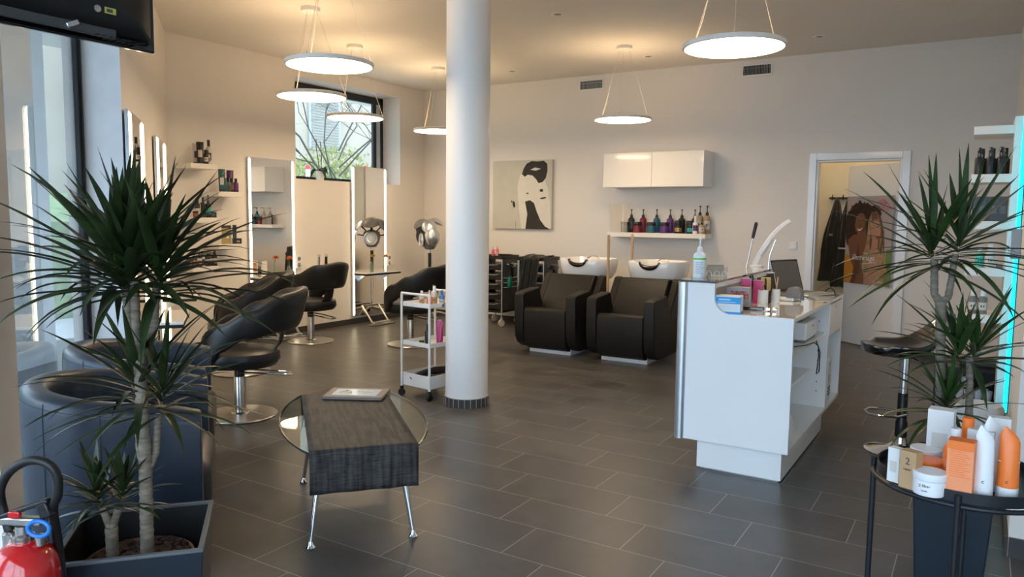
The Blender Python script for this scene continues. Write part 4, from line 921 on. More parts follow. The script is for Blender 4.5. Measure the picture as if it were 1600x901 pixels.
tag(MB().tube([(-.90, 5.56, WT + .004), (-.88, 5.54, WT + .03), (-.85, 5.50, WT + .045), (-.82, 5.46, WT + .03), (-.81, 5.44, WT + .004)], .004, 8).build('charging_cable', M_rubber), 'black cable arching beside the laptop', 'cable')
t = thing('stapler', 'black bar with silver end lying along the desk edge', 'stapler', (-1.03, 4.26, WT), .12)
MB().cbox((-.05, 0, .012), (.17, .03, .020)).build('grip', M_blackgloss, t, bevel=.004); MB().cbox((.055, 0, .012), (.022, .028, .016)).build('metal_end', M_chrome, t, bevel=.002); MB().cbox((.09, 0, .012), (.032, .026, .018)).build('metal_tip', M_chrome, t, bevel=.006)
# things in the desk shelves
t = thing('label_printer', 'small white printer on the upper desk shelf', 'printer', (-.93, 4.72, .6855), 0)
MB().box(-.09, -.16, .0, .10, .16, .012).build('foot', M_grey, t, bevel=.002); MB().box(-.10, -.17, .012, .11, .17, .115).build('casing', M_wplast, t, bevel=.012, seg=3); MB().box(-.08, -.12, .115, .07, .12, .135).build('paper_lid', M_grey, t, bevel=.004); MB().box(.1095, .0, .08, .1115, .03, .088).build('status_light', M_black, t)
tag(MB().tube([(-.86, 4.34, .69), (-.80, 4.46, .69), (-.785, 4.60, .688), (-.772, 4.66, .66), (-.768, 4.66, .60), (-.77, 4.63, .50), (-.768, 4.70, .50), (-.766, 4.69, .62), (-.785, 4.66, .69)], .0035, 6).build('power_cable', M_rubber), 'black cable looping down from the upper desk shelf', 'cable')
t = thing('headset', 'black headset lying on the middle desk shelf', 'headset', (-.93, 4.20, .4405), .3)
MB().tube([(.0, .06 * math.cos(a), .055 + .05 * math.sin(a)) for a in [PI * k / 10 for k in range(11)]], .007, 8).build('band', M_black, t)
for s in (-1, 1): MB().lathe([(0, 0), (.028, 0), (.03, .03), (.02, .05), (0, .05)], (0, s * .06, 0), 18).build('ear_cup', M_black, t)
t = thing('folded_apron', 'flat black cloth on the middle desk shelf', 'cloth', (-.93, 4.36, .4405), .2); MB().cbox((0, 0, .010), (.14, .10, .018)).build('cloth_fold', M_black, t, bevel=.008)
t = thing('receipt_tray', 'white sloping tray with grey lid on the bottom desk shelf', 'tray', (-.90, 4.32, .1985), .1)
m = MB(); m.prism([(-.13, 0), (.12, 0), (.12, .045), (-.12, .15), (-.13, .14)], -.07, .07, 'x'); m.build('tray_body', M_wplast, t, bevel=.004); m = MB(); m.prism([(-.115, .152), (.11, .052), (.11, .057), (-.115, .157)], -.06, .06, 'x'); m.build('lid', M_grey, t)
t = thing('paper_roll', 'olive paper roll standing in the bottom desk shelf', 'paper roll', (-.99, 4.56, .1985), 0); MB().lathe([(.012, 0), (.035, 0), (.035, .16), (.012, .16)], n=28).build('roll', mat('olive_paper', (.30, .28, .12), .7), t)
t = thing('desktop_computer', 'upright white computer case under the desk drawer', 'computer', (-.90, 5.36, .1985), 0)
MB().box(-.16, -.06, 0, .09, .06, .27).build('casing', M_wplast, t, bevel=.006); m = MB()
for q in range(3): m.box(.0895, -.045, .03 + q * .022, .0915, .045, .042 + q * .022)
m.box(.0895, -.015, .12, .0915, -.008, .17); m.box(.0895, -.02, .235, .0915, .01, .242); m.build('drive_slots', M_black, t)

# ---------------------------------------------------------------- bar stool
t = thing('bar_stool', 'black shell bar stool on chrome trumpet base', 'bar stool', (-.345, 5.06, 0), .4)
MB().lathe([(0, 0), (.195, 0), (.20, .006), (.17, .016), (.08, .030), (.04, .055), (.03, .09), (.03, .12), (0, .12)], n=56).build('base', M_chrome, t)
MB().lathe([(.026, .08), (.034, .10), (.034, .18), (.028, .20), (.028, .36), (.0, .36)], n=28).build('lower_sleeve', M_black, t)
MB().lathe([(.024, .18), (.024, .62), (0, .62)], n=28).build('gas_lift', M_chrome, t)
MB().tube([(.02, .03, .235), (-.06, .10, .235), (-.16, .10, .235), (-.20, .04, .235), (-.20, -.04, .235), (-.16, -.10, .235), (-.06, -.10, .235), (.02, -.03, .235)], .009, 10).build('foot_ring', M_chrome, t)
L = []
for k in range(19):
    f = k / 18; x = -.23 + .46 * f; w_ = .20 * math.sin(PI * (.10 + .82 * f)) ** .6; zz = .60 + .22 * max(0, (f - .45) / .55) ** 2.2 + .03 * (1 - f) ** 4; 
    L.append([(x, w_ * math.cos(a), zz + (.022 + .03 * math.cos(a) ** 2) * math.sin(a) + .06 * (w_ / .2) * abs(math.cos(a)) ** 3 * (1 if f > .2 else .5)) for a in [2 * PI * q / 24 for q in range(24)]])
MB().loops(L).build('seat_shell', M_blackgloss, t, ang=70)
MB().tube([(0, 0, .585), (.04, -.10, .575), (.05, -.17, .57)], .006, 8).build('lift_lever', M_chrome, t)

# ---------------------------------------------------------------- tray table and care products
TX, TY, TZ, TR = -.003, 2.50, .655, .226
t = thing('tray_table', 'round black metal tray table holding the care products', 'side table', (TX, TY, 0), 0)
MB().lathe([(0, TZ - .006), (TR - .002, TZ - .006), (TR, TZ - .004), (TR, TZ + .026), (TR - .004, TZ + .026), (TR - .004, TZ), (0, TZ)], n=72).build('tray', M_blackmetal, t)
for k in range(4):
    a = math.radians(178 + 90 * k) ; c_, s_ = math.cos(a), math.sin(a)
    MB().tube([(c_ * (TR + .010), s_ * (TR + .010), TZ + .018), (c_ * (TR + .010), s_ * (TR + .010), .0)], .0085, 12).build('leg', M_blackmetal, t)
m = MB(); m.tube([((TR + .008) * math.cos(a), (TR + .008) * math.sin(a), TZ - .012) for a in [2 * PI * k / 64 for k in range(64)]], .007, 8, closed=True); m.build('support_ring', M_blackmetal, t)
G = 'care products on the tray table'; Z = TZ + .0005; vr = -.02
def tp(kind, x, y, lab, *a, **k): return product(kind, x, y, Z, lab, *a, group=G, rz=k.pop('rz', vr), **k)
tp('box', -.168, 2.352, 'small white carton with barcode at the tray edge', M_wcard, M_black, M_label, r=.017, h=.098, rz=-.45)
kb = tp('box', -.128, 2.318, 'kraft brown carton marked 2 on the tray', M_kraft, M_black, None, r=.023, h=.105, rz=-.45)
text('2', .028, kb, M_txt, (0, -.0182, .068), (PI / 2, 0, 0)); text('repair', .009, kb, M_txt, (0, -.0182, .052), (PI / 2, 0, 0))
jb = product('jar', -.080, 2.300, Z, 'white jar standing in front of the orange-lidded jar', M_wplast, M_wplast, None, r=.042, h=.062, group=G, rz=-.1)
text('2 fiber', .011, jb, M_txt, (-.006, -.0428, .026), (PI / 2, 0, 0)); text('mask', .007, jb, M_txt, (-.006, -.0428, .014), (PI / 2, 0, 0))
product('jar', -.092, 2.408, Z, 'orange-lidded jar between the two white jars', M_wplast, M_orange, None, r=.042, h=.064, group=G)
product('jar', -.102, 2.515, Z, 'white jar furthest back on the tray', M_wplast, M_wplast, None, r=.042, h=.068, group=G)
ob = tp('box', -.010, 2.305, 'tall orange carton in the middle of the tray', M_orangeb, M_orange, None, r=.031, h=.158, rz=-.12)
m = MB()
for q in range(13): m.box(-.024, -.0236, .062 + q * .006, .024 - (q % 3) * .006, -.0233, .0642 + q * .006)
m.build('fine_print', M_orange, ob); MB().box(-.010, -.0236, .008, .010, -.0233, .022).build('white_mark', M_wcard, ob)
tp('box', -.068, 2.56, 'tall white carton behind the orange carton', M_wcard, M_black, M_label, r=.034, h=.18, rz=-.1)
tp('flip', .000, 2.44, 'white bottle with orange cap behind the orange carton', M_wplast, M_orange, M_label, r=.030, h=.19)
tp('bottle', -.028, 2.40, 'orange bottle with white cap behind the orange carton', M_orange, M_wplast, M_orangeb, r=.028, h=.165)
bb = tp('bottle', .012, 2.37, 'white bottle with large dark lettering beside the orange carton', M_wplast, M_wplast, None, r=.026, h=.15)
for q, s_ in enumerate('HAIR'): pass
o_ = text('HAIR', .026, bb, M_txt, (.016, -.0228, .03), (PI / 2, -PI / 2, .0), ext=.0002)
tp('box', .035, 2.43, 'white carton with small print behind the white tube', M_wcard, M_black, M_label, r=.032, h=.165, rz=-.2)
tp('box', .075, 2.52, 'shorter white carton furthest back on the tray', M_wcard, M_black, None, r=.026, h=.185, rz=.1)
def htube(x, y, lab, body, cap, h, r, rz, band=None):
    t = thing('tube', lab, 'tube', (x, y, Z), rz, G); L = []; n = 24
    for k in range(13):
        f = k / 12; zz = h * .17 + h * .83 * f; th = r * (1 - f ** 1.8 * .97); wd = r * (1 - .12 * f)
        if f > .80: wd *= 1 - ((f - .80) / .20) ** 1.4 * .93
        sk = .012 * max(0, f - .75) / .25
        L.append([(wd * math.cos(2 * PI * i / n) - sk, th * math.sin(2 * PI * i / n), zz) for i in range(n)])
    MB().loops(L).build('body', body, t, ang=60); MB().lathe([(0, 0), (r * .98, 0), (r * 1.01, .003), (r * 1.0, h * .165), (r * .97, h * .17), (0, h * .17)], n=32).build('cap', cap, t)
    if band: MB().lathe([(r * 1.0, h * .52), (r * .985, h * .53)], n=32, sy=.72, cap=False).build('white_line', M_wplast, t)
    text('c', .016, t, M_txt, (-.008, -r * 1.0, h * .24), (PI / 2 + .02, 0, 0))
    return t
htube(.042, 2.335, 'tall white tube standing on its cap beside the lettered bottle', M_wplast, M_wplast, .198, .024, .3)
htube(.060, 2.43, 'white tube further back behind the tall white tube', M_wplast, M_wplast, .205, .026, .5)
htube(.098, 2.372, 'orange tube with white cap at the tray end', M_orange, M_wplast, .195, .026, .2, True)

# ---------------------------------------------------------------- right wall shelf unit with cyan light strip
t = thing('wall_shelf_unit', 'white wall shelf unit edged by a cyan light strip', 'shelf unit', (0, 4.92, 0), 0)
MB().box(.118, 0, .36, .166, .30, 1.958).build('upright_panel', M_shelf, t, bevel=.002)
for z in (1.912, 1.652, 1.396, 1.138, .877):
    MB().box(-.068, 0, z - .045, .118, .30, z).build('shelf_board', M_shelf, t, bevel=.002)
t = thing('light_strip', 'vertical cyan light strip on the wall end', 'light strip', (.158, 4.86, 0), 0)
MB().box(-.004, -.012, .36, .016, .012, 1.975).build('cyan_tube', M_cyan, t, bevel=.003); MB().box(.016, -.014, .355, .026, .014, 1.98).build('black_channel', M_black, t)
MB().cbox((.006, -.01, .30), (.022, .02, .055)).build('plug_block', M_wplast, t, bevel=.003); MB().tube([(.002, -.01, .275), (-.004, -.012, .15), (.0, -.01, .02)], .003, 6).build('cable', M_wplast, t)
t = thing('wall_control_box', 'pale blue-grey control box on the wall end over the light strip', 'control box', (.158, 4.74, 1.28), 0)
MB().cbox((-.002, 0, 0), (.045, .10, .155)).build('casing', mat('blue_grey_plastic', (.33, .40, .46), .5), t, bevel=.005); MB().cbox((-.028, 0, -.01), (.008, .05, .08)).build('cover', M_alu, t, bevel=.002)
G = 'dark bottles on the shelf unit'
def rs(kind, x, y, z, lab, *a, **k): return product(kind, x, 4.92 + y, z, lab, *a, group=G, **k)
for k, (x, y) in enumerate(((-.035, .05), (-.02, .13), (.018, .05), (.03, .13), (.068, .05), (.09, .13))):
    rs('flip', x, y, 1.6525, ['black ribbed bottle, outermost on the upper shelf', 'black ribbed bottle behind the outermost upper one', 'black ribbed bottle in the middle of the upper shelf', 'black ribbed bottle behind the middle upper one', 'black ribbed bottle beside the upright panel', 'black ribbed bottle in the back corner of the upper shelf'][k], M_blk, M_blackgloss, None, r=.021, h=.148)
for k, (x, y) in enumerate(((-.035, .10), (-.006, .06), (.022, .09), (.052, .06), (.092, .06))):
    rs('box', x, y, 1.3965, ['dark carton outermost on the second shelf of the lit unit', 'dark carton second on that shelf behind palm leaves', 'dark carton in the middle of that shelf', 'dark carton before the last on that shelf', 'dark carton next to the cyan light strip'][k], M_blk, M_black, M_slate, r=.019 if k < 4 else .022, h=.135)
rs('bottle', .0, .08, 1.1385, 'mint green bottle behind the palm leaves', mat('mint_plastic', (.10, .50, .38), .3), M_wplast, M_turq, r=.022, h=.115)
rs('bottle', .048, .06, 1.1385, 'clear bottle with grey label on the middle shelf', M_clear, M_wplast, M_label, r=.022, h=.13)
rs('box', .095, .08, 1.1385, 'flat dark carton beside the upright on the middle shelf', M_grey, M_black, None, r=.016, h=.018)
rs('bottle', -.02, .07, .8775, 'grey-brown bottle with white cap on the lower shelf', mat('taupe_plastic', (.20, .17, .15), .3), M_wplast, M_label, r=.023, h=.135)
rs('bottle', .028, .07, .8775, 'second grey-brown bottle with white cap beside it', mat('taupe_plastic', (.20, .17, .15), .3), M_wplast, M_label, r=.023, h=.135)
# dark cabinet with white cups and the bin
t = thing('coffee_cabinet', 'low black cabinet with open front holding white cups', 'cabinet', (.0, 5.35, 0), 0)
MB().box(-.20, 0, .48, .15, .38, .50).box(-.20, 0, 0, -.182, .38, .48).box(.132, 0, 0, .15, .38, .48).box(-.182, .36, 0, .132, .38, .48).box(-.182, 0, .28, .132, .36, .30).box(-.182, 0, .02, .132, .36, .04).build('carcass', M_black, t, bevel=.001)
MB().box(-.18, .002, .042, .13, .018, .278).build('door', M_blackgloss, t)
for k, (x, y, z) in enumerate(((-.06, 5.42, .3005), (-.01, 5.40, .3005), (.04, 5.43, .3005), (.09, 5.41, .3005), (-.03, 5.46, .3655), (.07, 5.47, .3005))):
    t = thing('cup', ['white cup outermost in the black cabinet', 'white cup second in the black cabinet', 'white cup third in the black cabinet', 'white cup beside the cabinet side wall', 'white cup stacked on top of the others', 'white cup at the back of the cabinet'][k], 'cup', (x, y, z), 0, 'white cups in the black cabinet')
    MB().lathe([(0, 0), (.018, 0), (.024, .02), (.026, .06), (.0235, .06), (.02, .01), (0, .008)], n=20).build('bowl', M_ceramic, t)
t = thing('rolled_mat', 'rolled grey mat lying on top of the black cabinet', 'mat', (.03, 5.45, .5005), 0)
m = MB(); m.M = Matrix.Translation((0, 0, .03)) @ Matrix.Rotation(PI / 2, 4, 'Y'); m.lathe([(0, -.10), (.028, -.10), (.03, -.09), (.03, .09), (.028, .10), (0, .10)], n=24); m.build('roll', mat('mid_grey_felt', (.13, .12, .12), .8), t)
t = thing('waste_bin', 'dark waste bin with pale plastic bag behind the tray table', 'waste bin', (.035, 4.35, 0), 0)
MB().lathe([(0, 0), (.075, 0), (.098, .46), (.093, .46), (.07, .01), (0, .01)], n=40).build('bucket', mat('dark_grey_bin', (.06, .06, .06), .35), t)
R = random.Random(7); L = []
for zz, rr in ((.36, .096), (.40, .101), (.445, .103), (.475, .108), (.495, .102), (.46, .084), (.38, .08)):
    L.append([((rr + .007 * math.sin(q * 3 * 2 * PI / 48 * 3 + zz * 30) + R.uniform(-.002, .002)) * math.cos(2 * PI * q / 48), (rr + .007 * math.sin(q * 5 * 2 * PI / 48 + zz * 50)) * math.sin(2 * PI * q / 48), zz + (.03 * math.sin(q * 2 * PI / 48 * 5) if zz < .39 and rr > .09 else 0)) for q in range(48)])
MB().loops(L, caps=False).build('bin_bag', mat('milky_bag', (.55, .55, .54), .3, var=.1), t)

# ================================================================ plants
def crown(base, ax, n, Lr, wd, seed, m_, par, name='foliage', droop=.55, spread=(1.5, -.35), stemlen=.10, wall=None):
    R = random.Random(seed); mb = MB(); ax = Vector(ax).normalized(); gold = 2.39996
    for i in range(n):
        f = i / (n - 1); el = lerp(spread[0], spread[1], f ** .75) + R.uniform(-.14, .14); az = i * gold + R.uniform(-.25, .25)
        o = Vector(base) + ax * stemlen * (1 - f); L_ = R.uniform(*Lr) * (.76 + .32 * min(1, f * 2.2))
        d = Vector((math.cos(az) * math.cos(el), math.sin(az) * math.cos(el), math.sin(el))); d = (d + ax * .12).normalized()
        if wall:   # keep leaf tips inside the room: (normal, distance of the crown from the wall)
            g = -(wall[0].x * d.x + wall[0].y * d.y)
            if g > .05: L_ = min(L_, wall[1] * 1.04 / g)
        w0 = wd * R.uniform(.8, 1.15); K = 9; p = o + d * .008; side = d.cross(Vector((0, 0, 1)))
        side = side.normalized() if side.length > .05 else Vector((math.cos(az + 1.57), math.sin(az + 1.57), 0)); dr = droop * R.uniform(.6, 1.5) * (.12 + f * 1.1)
        tw = R.uniform(-.35, .35); vs = []
        for k in range(K + 1):
            s_ = k / K; w__ = w0 * (min(1, .40 + s_ * 2.0) if s_ < .3 else 1) * (1 - max(0, (s_ - .3) / .7) ** 2.0) + .0005
            up = side.cross(d).normalized(); sd = (side * math.cos(tw * s_) + up * math.sin(tw * s_))
            vs += [p - sd * w__ + up * w__ * .35, p, p + sd * w__ + up * w__ * .35]
            d = (d + Vector((0, 0, -1)) * dr * 2.0 / K * (s_ + .15)).normalized(); p = p + d * L_ / K
        mb.add(vs, [(3 * k + j, 3 * k + j + 1, 3 * k + j + 4, 3 * k + j + 3) for k in range(K) for j in (0, 1)])
    return mb.build(name, m_, par, ang=70)
def stemgeo(pts, rs, par, name='stem', seed=1):
    R = random.Random(seed); P = []; Q = []
    for a, b, ra, rb in zip(pts, pts[1:], rs, rs[1:]):
        a, b = Vector(a), Vector(b); k = max(2, int((b - a).length / .012))
        for i in range(k): f = i / k; P.append(a.lerp(b, f)); Q.append(lerp(ra, rb, f) * (1 + (.07 if i % 2 else -.03) + R.uniform(-.03, .03)))
    P.append(Vector(pts[-1])); Q.append(rs[-1]); return MB().tube(P, Q, 14).build(name, M_bark, par, ang=80)

# ---- big plant in the cube planter
PC = Vector((-2.147, 1.31, 0)); PA = math.radians(49)
t = thing('cube_planter', 'dark blue square planter of the big plant beside the fire extinguisher', 'planter', PC, PA)
s = .20
m = MB(); L = [[(x * a, y * a, z) for x, y in ((-1, -1), (1, -1), (1, 1), (-1, 1))] for a, z in ((.175, 0), (s, .42), (s - .010, .42))]
m.loops(L, caps=False).build('planter_body', M_pot, t, bevel=.003, seg=3)
MB().loops([[(x * a, y * a, z) for x, y in ((-1, -1), (1, -1), (1, 1), (-1, 1))] for a, z in ((s - .0105, .419), (s - .030, .03), (.01, .03))], caps=False).build('dark_inner_sheet', M_black, t)  # dark sheet added to blacken the planter's inner faces
MB().loops([[(x * a, y * a, z) for x, y in ((-1, -1), (1, -1), (1, 1), (-1, 1))] for a, z in ((s + .001, .412), (s + .001, .422), (s - .015, .422), (s - .015, .412))], closed=True).build('rim', M_potrim, t, bevel=.002)
MB().lathe([(.150, .30), (.155, .335), (.148, .337), (.145, .32), (0, .32)], n=36).build('inner_pot', M_terra, t)
mb = MB().lathe([(.145, .32), (.12, .332), (.06, .340), (0, .342)], n=36); R = random.Random(2)
for i in range(260):
    rr = .138 * math.sqrt(R.random()); a_ = R.uniform(0, 6.28); mb.cbox((rr * math.cos(a_), rr * math.sin(a_), .338 + .008 * (1 - rr / .14)), (R.uniform(.012, .03), R.uniform(.008, .016), R.uniform(.006, .012)), R.uniform(0, 3), ('X', R.uniform(-.5, .5)))
mb.build('mulch', M_soil, t)['kind'] = 'stuff'
B = Vector((-2.11, 1.312, 0))
t = thing('dracaena', 'tall dracaena with a huge spiky crown and two lower tufts', 'potted plant', (B.x, B.y, .335), 0)
Rv = Vector((R0.x, R0.y, 0)); z0 = .335   # screen-parallel horizontal direction, used only to arrange the stems side by side
def q(a, z, dd=0): v = Rv * a + Vector((F0.x, F0.y, 0)) * dd; return (v.x, v.y, z - z0)
stemgeo([q(0, .34), q(.004, .70), q(-.006, 1.03)], [.0195, .018, .0165], t)
stemgeo([q(-.006, 1.0), q(-.03, 1.05), q(-.036, 1.17)], [.014, .013, .012], t, 'branch_stem', 2)
stemgeo([q(-.006, 1.0), q(.0, 1.08, -.02), q(.0, 1.19, -.02)], [.014, .013, .012], t, 'branch_stem', 3)
stemgeo([q(-.006, 1.0), q(.034, 1.05, .02), q(.045, 1.17, .02)], [.013, .012, .011], t, 'branch_stem', 4)
crown(q(-.045, 1.14), (-.1, -.05, 1), 44, (.31, .45), .0145, 11, M_leaf, t, wall=(NN, 0.30), droop=.62, spread=(1.3, -.05))
crown(q(-.004, 1.155, -.03), (0, 0, 1), 44, (.30, .43), .0145, 17, M_leaf, t, wall=(NN, 0.30), droop=.6, spread=(1.45, -.1))
crown(q(.045, 1.14, .02), (.1, .1, 1), 42, (.30, .43), .0140, 23, M_leaf, t, wall=(NN, 0.30), droop=.6, spread=(1.25, -.05))
stemgeo([q(.0, .62, .0), q(-.022, .68, .02), q(-.018, .80, .02)], [.012, .012, .011], t, 'side_stem', 5)
crown(q(-.016, .80, .02), (-.1, 0, 1), 34, (.24, .37), .0105, 31, M_leaf, t, wall=(NN, 0.33), droop=.6, spread=(1.3, -.2))
stemgeo([q(.003, .60, .0), q(.026, .66, .02), q(.038, .78, .02)], [.011, .011, .010], t, 'side_stem', 6)
crown(q(.045, .78, .02), (.2, 0, 1), 32, (.22, .35), .010, 37, M_leaf, t, wall=(NN, 0.33), droop=.6, spread=(1.3, -.2))
t = thing('small_dracaena', 'short young dracaena in the corner of the cube planter', 'potted plant', (B.x - .093, B.y - .055, .335), 0)
stemgeo([(0, 0, 0), (.0, 0, .10)], [.017, .018], t); stemgeo([(0, 0, .09), (-.022, -.012, .16)], [.012, .011], t, 'branch_stem', 7); stemgeo([(0, 0, .09), (.022, .012, .16)], [.012, .011], t, 'branch_stem', 8)
crown((-.026, -.015, .15), (-.2, -.1, 1), 26, (.12, .21), .0105, 41, M_leaf, t, wall=(NN, 0.27), droop=.55, spread=(1.4, -.1), stemlen=.07)
crown((.026, .015, .16), (.1, .1, 1), 26, (.12, .21), .0105, 43, M_leaf, t, wall=(NN, 0.27), droop=.55, spread=(1.4, -.1), stemlen=.07)

# ---- plant in the tall planter behind the tray table
t = thing('tall_planter', 'tall dark blue tapered planter behind the tray table', 'planter', (-.030, 2.99, 0), .0)
m = MB(); s = .125; L = [[(x * a, y * a, z) for x, y in ((-1, -1), (1, -1), (1, 1), (-1, 1))] for a, z in ((.092, 0), (s, .585), (s - .014, .585), (s - .016, .48))]
m.loops(L).build('planter_body', M_pot, t, bevel=.006, seg=3)
MB().lathe([(.100, .50), (.105, .562), (.098, .564), (.095, .54), (0, .54)], n=36).build('inner_pot', M_terra, t); MB().lathe([(.096, .54), (.05, .552), (0, .555)], n=30).build('mulch', M_soil, t)
t = thing('dracaena', 'dracaena with forked trunk and three green tufts behind the tray table', 'potted plant', (-.03, 3.0, .545), 0)
z0 = .545
def q(x, z, y=0): return (x + .03, y, z - z0)
stemgeo([q(-.075, .55), q(-.098, .95), q(-.107, 1.12)], [.0165, .0155, .0165], t)
stemgeo([q(-.107, 1.11), q(-.127, 1.14), q(-.134, 1.26)], [.0145, .0125, .012], t, 'branch_stem', 12)
stemgeo([q(-.107, 1.11), q(-.085, 1.13), q(-.078, 1.20), q(-.072, 1.28)], [.013, .0115, .011, .0105], t, 'branch_stem', 13)
crown(q(-.134, 1.23), (-.1, 0, 1), 36, (.25, .40), .0112, 51, M_leafR, t, droop=.42, spread=(1.45, -.45), stemlen=.08)
crown(q(-.072, 1.26), (.15, 0, 1), 34, (.25, .40), .0112, 57, M_leafR, t, droop=.42, spread=(1.45, -.35), stemlen=.08)
stemgeo([q(.004, .55), q(-.002, .80), q(-.010, .93)], [.0125, .012, .011], t, 'second_trunk', 14)
crown(q(-.036, .90), (-.2, 0, 1), 22, (.17, .29), .0115, 61, M_leafR, t, droop=.5, spread=(1.4, 0), stemlen=.06)
crown(q(-.002, .91), (.2, 0, 1), 24, (.18, .32), .0115, 67, M_leafR, t, droop=.45, spread=(1.3, -.1), stemlen=.06)
stemgeo([q(-.06, .55, -.02), q(-.068, .72, -.02)], [.013, .012], t, 'short_trunk', 15)
crown(q(-.066, .72, -.02), (0, 0, 1), 34, (.14, .27), .010, 71, M_leafR, t, droop=.6, spread=(1.45, -.25), stemlen=.06)

# ================================================================ tub armchairs
def tub(loc, rz, lab):
    """local +y is the open front"""
    t = thing('tub_armchair', lab, 'armchair', loc, rz, 'blue-black tub armchairs by the shopfront')
    path = [(-.32, y) for y in (.34, .26, .16, .06)] + [(-.32 * math.cos(a), -.0 - .285 * math.sin(a)) for a in [PI * k / 20 for k in range(21)]] + [(.32, y) for y in (.06, .16, .26, .34)]
    hz = lambda y: .725 - .085 * max(0, min(1, (y + .285) / .60))
    L = []; n = len(path)
    for i, (x, y) in enumerate(path):
        a = path[max(0, i - 1)]; b = path[min(n - 1, i + 1)]; tx, ty = b[0] - a[0], b[1] - a[1]; l_ = math.hypot(tx, ty); nx, ny = ty / l_, -tx / l_
        e = .88 if i in (0, n - 1) else 1; T = .052 * e; H_ = hz(y) - (.012 if i in (0, n - 1) else 0)
        prof = [(-T * .8, .05), (-T, .07), (-T, H_ - .055), (-T * .9, H_ - .022), (-T * .5, H_ - .003), (0, H_), (T * .5, H_ - .003), (T * .9, H_ - .022), (T, H_ - .055), (T, .07), (T * .8, .05)]
        L.append([(x + nx * u, y + ny * u, z) for u, z in prof])
    MB().loops(L).build('tub_shell', M_tub, t, ang=50, bevel=.004)
    m = MB()
    for i in (4, 8, 12, 14, 16, 20, 24):
        x, y = path[i]; a = path[i - 1]; b = path[i + 1]; tx, ty = b[0] - a[0], b[1] - a[1]; l_ = math.hypot(tx, ty); nx, ny = ty / l_, -tx / l_
        s_ = 1 if (nx * x + ny * y) > 0 else -1
        m.tube([(x + s_ * nx * .0535, y + s_ * ny * .0535, .08), (x + s_ * nx * .0535, y + s_ * ny * .0535, hz(y) - .063), (x + s_ * nx * .049, y + s_ * ny * .049, hz(y) - .023)], .0009, 6)
    for sg in (1, -1):
        pts = []
        for i in range(n):
            x, y = path[i]; a = path[max(0, i - 1)]; b = path[min(n - 1, i + 1)]; tx, ty = b[0] - a[0], b[1] - a[1]; l_ = math.hypot(tx, ty); nx, ny = ty / l_, -tx / l_
            pts.append((x + sg * nx * .0505, y + sg * ny * .0505, hz(y) - .043))
        m.tube(pts, .0010, 5)
    m.build('seams', M_seam, t)
    MB().box(-.265, -.22, .20, .265, .37, .40).build('seat_cushion', M_cushion, t, bevel=.05, seg=4)
    MB().box(-.265, -.20, .06, .265, .33, .21).build('seat_box', M_tub, t, bevel=.01)
    for x in (-.27, .27):
        for y in (-.18, .28): MB().lathe([(.022, 0), (.026, .05), (0, .055)], (x, y, 0), 14).build('foot', M_black, t)
fz = math.atan2(-.623, .782)
tub((-3.005, 1.755, 0), fz + .0, 'blue-black tub armchair directly behind the big potted plant')
tub((-3.70, 2.285, 0), fz + .0, 'blue-black tub armchair between the first one and the styling chair')

# ================================================================ coffee table
CA = math.atan2(.656, -.755); CC = Vector((-2.475, 2.587, 0))
t = thing('coffee_table', 'low glass coffee table with bulging sides and splayed chrome legs', 'coffee table', CC, CA)
LT, WT_ = .50, .225   # half length of the top and half width at the ends
pts = []
for k in range(25):
    f = -1 + 2 * k / 24; pts.append((LT * f, -(WT_ + .105 * (1 - abs(f) ** 2.2))))
for k in range(25):
    f = 1 - 2 * k / 24; pts.append((LT * f, (WT_ + .105 * (1 - abs(f) ** 2.2))))
MB().prism(pts, .432, .442, 'z').build('glass_top', M_tabglass, t, smooth=False)
n = len(pts); mm = MB()
mm.tube([(x, y, .437) for x, y in pts], .0055, 6, closed=True); mm.build('glass_edge', mat('dark_glass_edge', (.03, .05, .045), .1, coat=1.), t)
for sx in (-1, 1):
    MB().box(sx * .33 - .02, -.19, .416, sx * .33 + .02, .19, .431).build('cross_bar', M_steel, t, bevel=.003)
    for sy_ in (-1, 1):
        lg = MB().cyl((sx * .33, sy_ * .16, .418), (sx * .405, sy_ * .215, .03), .017, .009, 18).build('leg', M_chrome, t)
        MB().lathe([(0, 0), (.018, 0), (.021, .006), (.012, .018), (.008, .032), (0, .034)], (sx * .407, sy_ * .216, 0), 20).build('foot', M_chrome, lg)
def runf(u, v):
    x = -(v - .5) * 2 * WT_ * .98; tot = 1.02 + .36; s_ = u * tot - .18; L_ = 1.02
    # hangs down at both ends
    if s_ < 0: d = -s_; a = min(d / .02, 1.2); return (-LT - .012 - .004 * math.sin(v * 20), x * (1 + .0 * d), .4435 - d + .003)
    if s_ > L_: d = s_ - L_; return (LT + .012 + .004 * math.sin(v * 17), x, .4435 - d + .003)
    return (-LT - .012 + s_ * (2 * LT + .024) / L_, x, .4455 + .0008 * math.sin(s_ * 30))
rn = sheet('table_runner', runf, 60, 14, M_runner, None, .0028); rn.location = CC; rn.rotation_euler = (0, 0, CA)
tag(rn, 'dark grey woven runner hanging over the end of the glass coffee table', 'table runner')
t = thing('framed_tablet', 'beige-framed picture lying flat on the table runner', 'picture frame', CC + Vector((math.cos(CA), math.sin(CA), 0)) * .405 + Vector((-math.sin(CA), math.cos(CA), 0)) * -.06 + Vector((0, 0, .4475)), .50)
MB().box(-.155, -.105, 0, .155, .105, .016).build('frame', mat('greige_leatherette', (.20, .16, .135), .5), t, bevel=.003)
MB().box(-.118, -.068, .016, .118, .068, .0172).build('picture_sheet', mat('pale_blue_print_sheet', (.62, .68, .74), .12), t)
